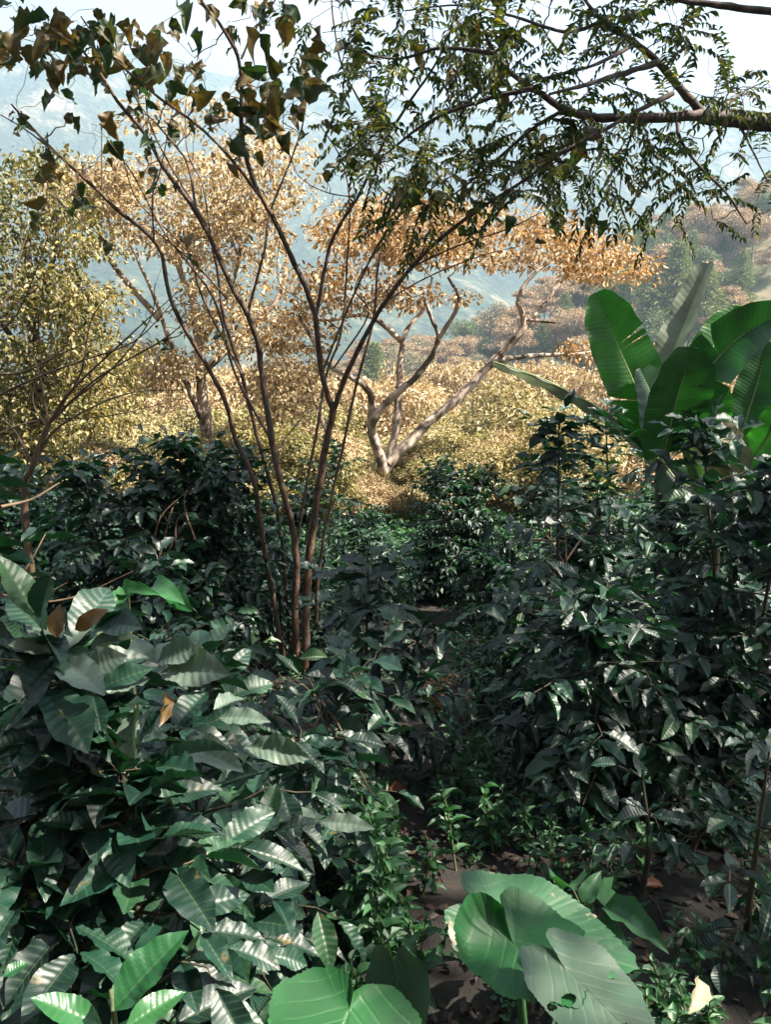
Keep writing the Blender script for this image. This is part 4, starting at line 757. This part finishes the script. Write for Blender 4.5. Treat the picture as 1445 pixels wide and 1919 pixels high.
# rows of smaller coffee down the slope
G_C = 'small coffee plants in rows down the slope'; cp = []
LB = ['low dark leaved coffee plant in the rows beyond the path', 'low brighter green coffee plant in the rows beyond the path', 'low spreading coffee plant in the rows beyond the path']
for k in range(3):
    cp.append(coffee('low_coffee_plant', (0, 0, 0), 1.05, .62, LB[k], group=G_C, leaf=.125, tpl=T_COF_LO if k else T_COF_MD, mat=M_COF_N, stems=2, node=.06, top=.6))
used = [0] * 3; pos = []
for row, yy_ in enumerate(np.arange(3.9, 14.0, .72)):
    xx = -.52 * yy_ - .8 + rs.rand() * .6
    while xx < .53 * yy_ + .8:
        pos.append((xx + rs.randn() * .12, yy_ + rs.randn() * .14)); xx += .78 + .01 * yy_
pathx = lambda y: np.interp(y, [0, 2.3, 2.9, 3.7, 4.6, 6], [.25, .22, .06, .16, .30, .40])
for (x, y) in pos:
    if y < 5.4 and abs(x - pathx(y)) < .44: continue
    if x < -.15 * y and y < 4.4: continue
    if x > .25 * y and y < 5.0: continue
    if y > 8.5 and abs(x + .02 * y) < .12 * y + .3 and rs.rand() < .8: continue
    if y > 9.5 and rs.rand() < .7: continue
    k = rs.randint(3); z = gz(x, y)
    o = cp[k] if not used[k] else copy_tree(cp[k]); used[k] = 1; s = rs.uniform(.45, .95) * (.72 if abs(x - .02 * y) < .2 * y else 1); o.location = (x, y, z - .03); o.scale = (s * 1.05, s * 1.05, s * rs.uniform(.85, 1.1)); o.rotation_euler = (0, 0, rs.rand() * 6.28)

# ------------------------------------------------------------------ herbs, seedlings, elephant ears
G_W = 'upright weeds with toothed leaves along the path'
def herb(h, label, nl=7, ls=.07, mat=M_HERB):
    root = empty('weed', (0, 0, 0), label, 'weed', G_W); T = Tubes(); Lv = Leaves(T_HERB); tp = np.array([(0, 0, -.02), (.01, .01, h * .5), (.02 * rs.randn(), .02 * rs.randn(), h)]); T.add(tp, [.004, .003, .0015], 5, 5)
    for i in range(nl):
        t = .2 + .8 * i / (nl - 1); c = np.array([np.interp(t * h, tp[:, 2], tp[:, k]) for k in range(3)]); a = i * 1.57 + rs.randn() * .2; sz = ls * np.interp(t, [0, .4, .85, 1], [.8, 1.15, .8, .45])
        for sg in (0, math.pi):
            el = .15 + .5 * t; D = np.array([math.cos(a + sg) * math.cos(el), math.sin(a + sg) * math.cos(el), math.sin(el)]); T.add([c, c + D * sz * .25], [.0012, .001], 3)
            Lv.add(c + D * sz * .22, D + rs.randn(3) * .1, unit(np.array([0, 0, 1.]) + rs.randn(3) * .15), sz, sz * .52)
            for z in range(2): Lv.add(c, unit(D * .6 + np.array([0, 0, .6]) + rs.randn(3) * .4), unit(np.array([0, 0, 1.]) + rs.randn(3) * .3), sz * .5, sz * .25)
    T.build('stem', B_GTW, root); Lv.build('foliage', mat, root); keep(root); return root
hp = [herb(.42, 'tall upright weed with paired toothed leaves beside the path', 9), herb(.28, 'short weed with paired toothed leaves beside the path', 6, .06), herb(.18, 'small leafy weed low on the soil beside the path', 5, .05, M_HERB_D)]
hu = [0] * 3
wpos = [(-.07 + rs.randn() * .10, 1.95 + rs.rand() * .9, 0) for i in range(9)] + [(-.02 + rs.randn() * .14, 1.6 + rs.rand() * 1.1, 1) for i in range(18)] + [(rs.uniform(-.1, .75), rs.uniform(2.3, 3.0), 2) for i in range(26)] + [(rs.uniform(.45, 1.25), rs.uniform(1.25, 1.9), 2) for i in range(44)] + [(rs.uniform(.5, 1.4), rs.uniform(1.9, 2.8), 2) for i in range(16)] + [(pathx(y) + rs.choice([-1, 1]) * rs.uniform(.14, .4), y, rs.choice([1, 2])) for y in rs.uniform(2.4, 4.4, 44)] + [(pathx(y) + rs.uniform(-.3, .3), y, 2) for y in rs.uniform(1.9, 3.0, 12)]
for (x, y, k) in wpos:
    if abs(x - pathx(y)) < .13 and 2.5 < y < 4.4: continue
    o = hp[k] if not hu[k] else copy_tree(hp[k]); hu[k] = 1; s = rs.uniform(.75, 1.2); o.location = (x, y, gz(x, y)); o.scale = (s, s, s); o.rotation_euler = (rs.randn() * .1, rs.randn() * .1, rs.rand() * 6.28)
# ground cover and litter
Lg = Leaves(T_TINY); n = 42000; x = rs.uniform(-1, 1, n); y = 1.0 + 6.5 * rs.rand(n) ** 1.2; x = x * (.55 * y + .3); den = fbm(x * 2.2, y * 2.2, 4, 5) + .16 - .45 * np.exp(-((x - pathx(y)) / .12) ** 2) - .35 * ((x > .35) & (y < 2.6)); kp = den > 0; x, y = x[kp], y[kp]; n = len(x)
Lg.add(np.stack([x, y, ground_z(x, y) + rs.rand(n) * .05], 1), unit(np.stack([rs.randn(n), rs.randn(n), rs.rand(n) * .9], 1)), unit(rs.randn(n, 3) * .4 + np.array([0, 0, 1.])), rs.uniform(.018, .045, n), rs.uniform(.010, .024, n))
n2 = 26000; x = rs.uniform(-1, 1, n2); y = rs.uniform(6.5, 15.5, n2); x = x * .58 * y; hgt = rs.rand(n2) ** 1.5 * .32 * (.4 + 1.6 * np.clip(fbm(x * .9, y * .9, 3, 15) + .3, 0, 1))
Lg.add(np.stack([x, y, ground_z(x, y) + hgt], 1), unit(np.stack([rs.randn(n2), rs.randn(n2), rs.rand(n2) * .6 - .2], 1)), unit(rs.randn(n2, 3) * .5 + np.array([0, 0, 1.])), rs.uniform(.06, .14, n2), rs.uniform(.025, .06, n2))
o = Lg.build('ground_cover', M_HERB_D); tag(o, 'low green ground cover of tiny leaves on the soil', 'ground cover', kind='stuff')
M_LIT = leaf_mat('dead_leaf', [(.008, .005, .004), (.022, .012, .008), (.05, .025, .015), (.11, .055, .03)], rough=.7, tr=.05, nscale=6)
Lt = Leaves(T_COF_MD); n = 2600; y = 1.1 + 4.5 * rs.rand(n); x = rs.uniform(-1, 1, n) * (.55 * y + .2)
Lt.add(np.stack([x, y, ground_z(x, y) + .006 + rs.rand(n) * .012], 1), unit(np.stack([rs.randn(n), rs.randn(n), rs.randn(n) * .15], 1)), unit(rs.randn(n, 3) * .35 + np.array([0, 0, 1.])), rs.uniform(.022, .065, n), rs.uniform(.012, .03, n))
o = Lt.build('fallen_leaves', M_LIT); tag(o, 'brown fallen leaves lying over the dark soil', 'leaf litter', kind='stuff')

M_TARO = vein_mat('elephant_ear', (.012, .085, .022), (.045, .15, .045), .55, .25, (1.2, 1.7, .5))
M_TAROS = vein_mat('elephant_ear_worn', (.022, .085, .035), (.06, .13, .06), .5, .2, (1.2, 1.5, .6), spots=(.32, .24, .17))
M_TAROG = vein_mat('elephant_ear_grey', (.04, .08, .05), (.08, .12, .075), .5, .2, (1.1, 1.2, .7))
M_STALK = plain('leaf_stalk', (.06, .16, .06), .4)
def ear(root, o, base, tip, nrm, W, mat, cup=.10, wave=.05, seed=0, curl=0, holes=0, foot=None):
    """heart shaped blade; base = where the stalk joins, tip = far end, W width (m)"""
    r = np.random.RandomState(seed); base = np.array(base) - o; tip = np.array(tip) - o; ax = tip - base; Ln = np.linalg.norm(ax); D = ax / Ln; X = unit(np.cross(D, unit(np.array(nrm, float)))); N_ = np.cross(X, D)
    nt, nr_ = 220, 44; th = np.linspace(-math.pi, math.pi, nt + 1)[:-1]
    # outline radius as a function of the angle from the tip axis
    R0 = np.interp(np.abs(th), [0, .25, .6, 1.1, 1.6, 2.1, 2.6, 2.95, math.pi], [1.0, .90, .80, .76, .72, .66, .58, .42, .22]) * (1 + .02 * np.sin(9 * th + seed) + .012 * r.randn(nt))
    q = np.linspace(0, 1, nr_); RR = R0[:, None] * q[None]; A = th[:, None] + 0 * RR; lx = RR * np.sin(A) * (W / 1.35) ; ly = RR * np.cos(A) * Ln
    z = cup * W * q[None] ** 2 * (.7 + .5 * np.cos(2 * A)) - .12 * Ln * np.clip(ly / Ln, 0, 1) ** 2 + wave * W * q[None] ** 2 * np.sin(5 * A + seed) * .6 + .004 * np.sin(40 * q[None] + 0 * A) * 0
    z = z + curl * W * np.clip(q[None] - .72, 0, 1) ** 2 * 8 * np.clip(np.cos(A - 2.2 * 0 - 1.9), 0, 1)
    ax_, ay_ = np.abs(lx) / (W * .5), ly / Ln; sgn_ = (lx > 0) * .035; q_ = ay_ - .55 * ax_ ** .85 + sgn_ + .012 * np.sin(ax_ * 9)
    vein = np.exp(-(ax_ / .020) ** 2)
    for s0 in (-.62, -.34, -.12, .06, .22, .37, .52, .66): vein = np.maximum(vein, .85 * np.exp(-((q_ - s0) / (.011 * (1.3 - ax_))) ** 2))
    rel = vein * .5; vein = vein * .7
    z = z - .0025 * rel
    V = base + X * lx[..., None] + D * ly[..., None] + N_ * z[..., None]
    i = np.arange(nt)[:, None] * nr_ + np.arange(nr_ - 1)[None]; j = ((np.arange(nt) + 1) % nt)[:, None] * nr_ + np.arange(nr_ - 1)[None]
    Fq = np.stack([i, j, j + 1, i + 1], -1).reshape(-1, 4)[:, ::-1]
    if holes:
        cen = (lx[..., None] * 0).reshape(-1); keepm = np.ones(len(Fq), bool); fx = lx.reshape(-1)[Fq].mean(1); fy = ly.reshape(-1)[Fq].mean(1)
        for h_ in range(holes):
            a_ = r.uniform(-2, 2); q_ = r.uniform(.45, .95); hx, hy = q_ * .7 * math.sin(a_) * W / 1.35, q_ * .8 * math.cos(a_) * Ln; rad = r.uniform(.012, .035) * W * 2
            keepm &= ~(np.hypot((fx - hx) / 1.4, fy - hy) < rad)
        Fq = Fq[keepm]
    lf = make_mesh('leaf', V.reshape(-1, 3), Fq, mat, root, np.zeros((V.size // 3, 2)), vein.reshape(-1))
    T = Tubes(); T.add(np.array([(0, 0, -.03) if foot is None else foot, base * .5 + np.array([0, 0, .02]), base - N_ * .004]), [.012, .009, .005], 8, 8); T.build('stalk', M_STALK, lf); return lf
b = P(1010, 1919, 1.45); b[2] = gz(b[0], b[1]); root = empty('elephant_ear', b, 'elephant ear plant with overlapping green, worn and grey heart shaped leaves right of centre', 'elephant ear')
e0 = P(955, 1735, 1.64); ear(root, b, e0, e0 + np.array([.27, -.11, -.03]), (.04, -.16, 1), .30, M_TAROS, cup=.12, seed=2, holes=2)
e0 = P(968, 1775, 1.42); ear(root, b, e0, e0 + np.array([.09, -.18, -.01]), (-.02, -.12, 1), .255, M_TARO, cup=.20, wave=.04, seed=1, curl=.2)
e0 = P(1075, 1830, 1.30); ear(root, b, e0, e0 + np.array([.12, -.16, -.03]), (.1, -.2, 1), .18, M_TAROG, cup=.06, seed=4, holes=4)
b = P(640, 2010, 1.12); b[2] = gz(b[0], b[1]); root = empty('elephant_ear', b, 'elephant ear with one smooth bright green leaf cut by the bottom edge', 'elephant ear')
ear(root, b, P(650, 1905, 1.10), P(590, 2060, .98), (.0, -.18, 1), .245, M_TARO, cup=.06, wave=.03, seed=6)
ear(root, b, P(745, 1840, 1.16), P(755, 1990, 1.10), (-.7, -.5, .5), .14, M_TAROG, cup=.05, seed=7)
# broad leaved seedling
def leafpx(Lv, o, bx, by, tx, ty, Y0, Y1, wr, nrm=(0, -.35, .9)):
    a, c = P(bx, by, Y0) - o, P(tx, ty, Y1) - o; ln = np.linalg.norm(c - a); Lv.add(a, c - a, np.array(nrm, float), ln, ln * wr)
b = P(1098, 1745, 1.75); b[2] = gz(b[0], b[1]); root = empty('seedling', b, 'broad leaved seedling of six plain green leaves behind the elephant ear', 'seedling')
Lv = Leaves(T_OVAL); T = Tubes(); top = P(1098, 1715, 1.75) - b; T.add([(0, 0, -.02), top * .5, top], [.006, .005, .004], 6)
for (bx, by, tx, ty, y1, wr, nn) in [(1092, 1690, 1128, 1628, 1.78, .5, (-.3, -.8, .5)), (1080, 1712, 1020, 1690, 1.7, .55, (0, -.5, .8)), (1135, 1700, 1255, 1765, 1.6, .42, (.1, -.5, .8)), (1115, 1680, 1180, 1705, 1.85, .5, (0, -.5, .8)), (1075, 1668, 1050, 1640, 1.9, .6, (0, -.4, .9)), (1110, 1735, 1170, 1760, 1.6, .5, (0, -.4, .9))]:
    T.add([top, P(bx, by, 1.75) - b], [.003, .002], 4); leafpx(Lv, b, bx, by, tx, ty, 1.75, y1, wr, nn)
T.build('stem', B_GTW, root); Lv.build('foliage', M_HERB, root)

# bare twigs showing in the coffee
def bare(root, lst, Y, r, mat=B_TWIG):
    o = np.array(root.location)
    for pl in lst: T = Tubes(); pts = pxpath(pl, Y, Y + .15) - o; T.add(pts, np.linspace(r, r * .35, len(pts)), 6, 6); T.build('bare_twig', mat, root)
bare(CD, [[(560, 1420), (600, 1330), (575, 1290), (540, 1268)], [(640, 1480), (625, 1400), (590, 1320), (560, 1300)], [(700, 1500), (665, 1430), (600, 1370), (540, 1345)], [(615, 1500), (560, 1430), (520, 1370)], [(650, 1440), (640, 1370), (600, 1310), (570, 1255)]], 2.35, .0045)
bare(CC, [[(285, 1035), (300, 970), (345, 925), (350, 918)], [(300, 1040), (320, 960), (335, 935)], [(310, 1040), (345, 985), (365, 975)], [(365, 1010), (345, 950), (352, 920), (370, 945)], [(330, 1045), (330, 980), (350, 960), (375, 970)]], 4.3, .005)
bare(CE, [[(-40, 1105), (30, 1120), (80, 1128), (150, 1115), (250, 1070)], [(-20, 1110), (60, 1122), (125, 1092)], [(-10, 1030), (30, 1085), (65, 1125)], [(-30, 1120), (40, 1075), (85, 1000)], [(0, 950), (60, 935), (110, 905)]], 1.45, .0035)
bare(CF, [[(1062, 1080), (1060, 980), (1060, 905)], [(1060, 1060), (1030, 1010), (1000, 980)], [(1062, 1050), (1090, 1010), (1130, 965)], [(1060, 990), (1035, 960)], [(1062, 1100), (1020, 1060), (960, 1010)], [(1060, 1015), (1000, 1012), (960, 1010)]], 4.1, .006, B_TWIG)
# new shoot, pale sky sheen painted into its leaf colour, with two amber young leaves at the top of the nearest plant
M_SHEEN = leaf_mat('sheen_coffee_leaf', [(.08, .13, .095), (.13, .18, .14), (.18, .23, .18)], rough=.5, tr=.15, trcol=(1.2, 1.6, .6), spec=.6, veins=10)
M_AMB = leaf_mat('amber_leaf', [(.10, .055, .012), (.16, .085, .018)], rough=.4, tr=.25, trcol=(1.3, 1, .5), veins=10)
M_BRT = leaf_mat('bright_leaf', [(.015, .09, .03), (.03, .14, .045), (.06, .19, .07)], rough=.35, tr=.3, trcol=(1.2, 1.8, .5), spec=.6, veins=10, nscale=8)
o_ = np.array(CA.location); Lv = Leaves(T_COF_HI)
for (bx, by, tx, ty, y0, y1, wr, nn) in [(165, 1225, 250, 1182, 1.25, 1.22, .46, (0, -.5, .8)), (150, 1262, 228, 1218, 1.2, 1.18, .46, (0, -.5, .8)), (110, 1205, 60, 1150, 1.25, 1.35, .45, (0, -.5, .9)), (130, 1215, 140, 1150, 1.25, 1.4, .5, (0, -.6, .8)), (95, 1225, 20, 1200, 1.25, 1.2, .45, (0, -.5, .9)), (285, 1255, 245, 1190, 1.4, 1.45, .55, (0, -.7, .7)),
    (290, 1245, 370, 1198, 1.4, 1.36, .42, (0, -.4, .9)), (295, 1250, 330, 1190, 1.4, 1.5, .45, (0, -.6, .8)), (300, 1262, 420, 1240, 1.4, 1.3, .36, (.1, -.5, .8)), (120, 1240, 190, 1290, 1.22, 1.12, .42, (0, -.6, .7)), (280, 1270, 200, 1280, 1.4, 1.3, .4, (0, -.5, .8)), (400, 1330, 470, 1290, 1.5, 1.6, .4, (0, -.6, .8)), (410, 1345, 500, 1340, 1.5, 1.45, .36, (0, -.5, .8)),
    (600, 1540, 700, 1545, 1.9, 1.85, .34, (0, -.6, .8)), (590, 1555, 545, 1500, 1.9, 2.0, .4, (0, -.6, .8)), (460, 1400, 580, 1410, 1.55, 1.5, .34, (0, -.6, .8)), (340, 1400, 440, 1430, 1.45, 1.3, .36, (0, -.6, .8)), (250, 1330, 235, 1410, 1.3, 1.15, .5, (0, -.9, .3))]:
    leafpx(Lv, o_, bx, by, tx, ty, y0, y1, wr, nn)
Lv.build('sheen_foliage', M_SHEEN, CA); Lv = Leaves(T_OVAL)
for a in [(106, 1195, 106, 1128, 1.22, 1.24, .62, (0, -1, .2)), (140, 1180, 198, 1142, 1.24, 1.24, .5, (0, -.9, .3)), (310, 1295, 312, 1355, 1.35, 1.27, .30, (.8, -.6, .2))]: Lv = Leaves(T_COF_MD); leafpx(Lv, o_, *a); Lv.build('young_leaf', M_AMB, CA)
o_ = np.array(P(225, 1990, .95)); o_[2] = gz(o_[0], o_[1]); root = empty('seedling', o_, 'single bright green glossy leaf shoot at the bottom, between dark coffee leaves and elephant ear', 'seedling')
Lv = Leaves(T_COF_HI)
for a in [(210, 1895, 347, 1735, .92, .98, .50, (-.25, -.6, .8)), (235, 1925, 350, 1850, .95, 1.0, .45, (.1, -.6, .8)), (190, 1920, 60, 1870, .95, .92, .4, (0, -.5, .8)), (5, 1830, 55, 1800, .9, .92, .6, (0, -.5, .8))]: leafpx(Lv, o_, *a)
T = Tubes(); T.add([(0, 0, -.02), P(215, 1920, .94) - o_, P(210, 1895, .92) - o_], [.005, .004, .003], 6, 4); T.build('stem', B_GTW, root); Lv.build('foliage', M_BRT, root)
o_ = np.array(P(235, 1190, 2.2)); o_[2] = gz(o_[0], o_[1]); root = empty('sapling', o_, 'slim sapling with few light green leaves among the dark coffee at the left', 'sapling'); Lv = Leaves(T_OVAL); T = Tubes()
tp = P(240, 1110, 2.2) - o_; T.add([(0, 0, -.02), tp * [.6, .6, .6], tp], [.006, .005, .003], 5, 4)
for a in [(225, 1115, 290, 1098, 2.2, 2.15, .4, (0, -.5, .8)), (285, 1100, 335, 1112, 2.3, 2.2, .5, (0, -.6, .8)), (325, 1110, 348, 1138, 2.3, 2.2, .6, (0, -.8, .6)), (215, 1140, 240, 1165, 2.2, 2.1, .6, (0, -.9, .3)), (240, 1115, 200, 1135, 2.2, 2.1, .5, (0, -.7, .5))]: leafpx(Lv, o_, *a)
T.build('stem', B_GTW, root); Lv.build('foliage', M_BRT, root)
# a dry cream leaf and rusty single leaves on the soil
M_CRM = leaf_mat('dry_cream_leaf', [(.20, .20, .12), (.30, .27, .18)], rough=.6, tr=.1, nscale=9); M_RST = leaf_mat('rusty_leaf', [(.10, .03, .012), (.22, .075, .03)], rough=.55, tr=.1, nscale=9)
def single(bx, by, tx, ty, Y0, Y1, wr, nn, mat, lb, grp=None):
    Lv = Leaves(T_OVAL); leafpx(Lv, np.zeros(3), bx, by, tx, ty, Y0, Y1, wr, nn); o = Lv.build('fallen_leaf', mat); tag(o, lb, 'fallen leaf', grp)
single(1310, 1835, 1305, 1900, 1.50, 1.42, .55, (.3, -.8, .5), M_CRM, 'curled dry cream leaf standing among the weeds at the lower right')
for (x_, y_, dx, dy, yy0) in [(1375, 1765, 25, 30, 1.85), (1380, 1690, 30, -12, 2.1), (1050, 1612, 30, 10, 2.3), (1105, 1590, 26, -10, 2.4), (835, 1545, 14, -22, 2.6), (865, 1578, 20, 6, 2.5), (1425, 1690, 10, 30, 2.0), (730, 1478, 45, 8, 2.9), (800, 1500, 25, 10, 2.8), (1210, 1660, 40, -6, 2.1)]:
    q = P(x_, y_, yy0); k = (gz(q[0], q[1]) + .02 - 1.6) / (q[2] - 1.6); yq = yy0 * k
    single(x_, y_, x_ + dx, y_ + dy, yq, yq * (1 - dy * .0012), .5, (.1 * rs.randn(), -.3, 1), M_RST, 'rusty orange dead leaf lying on the dark soil right of or along the path', 'rusty dead leaves on the soil')
# tuft of dry orange fern on the path
q = P(815, 1290, 3.9); q[2] = gz(q[0], q[1]); root = empty('dry_fern', q, 'small tuft of dry orange fern where the path disappears', 'fern'); Lv = Leaves(T_LANC); T = Tubes()
for i in range(9):
    a = rs.rand() * 6.28; e = np.array([math.cos(a) * .16, math.sin(a) * .12, .16 + .08 * rs.rand()]); pts = np.array([(0, 0, 0), e * [.5, .5, .9], e * [1, 1, .85]]); T.add(pts, [.002, .0015, .001], 3, 4); pp, tt = along(catmull(pts, np.ones(3), 5)[0], 12); sd_ = unit(np.cross(tt, [0, 0, 1.]))
    for sg in (-1, 1): Lv.add(pp, sd_ * sg + tt * .4, np.array([0, 0, 1.]) + rs.randn(12, 3) * .2, .035, .010)
T.build('stem', B_TWIG, root); Lv.build('foliage', leaf_mat('dry_fern', [(.35, .16, .05), (.5, .28, .10)], rough=.6, tr=.2), root)
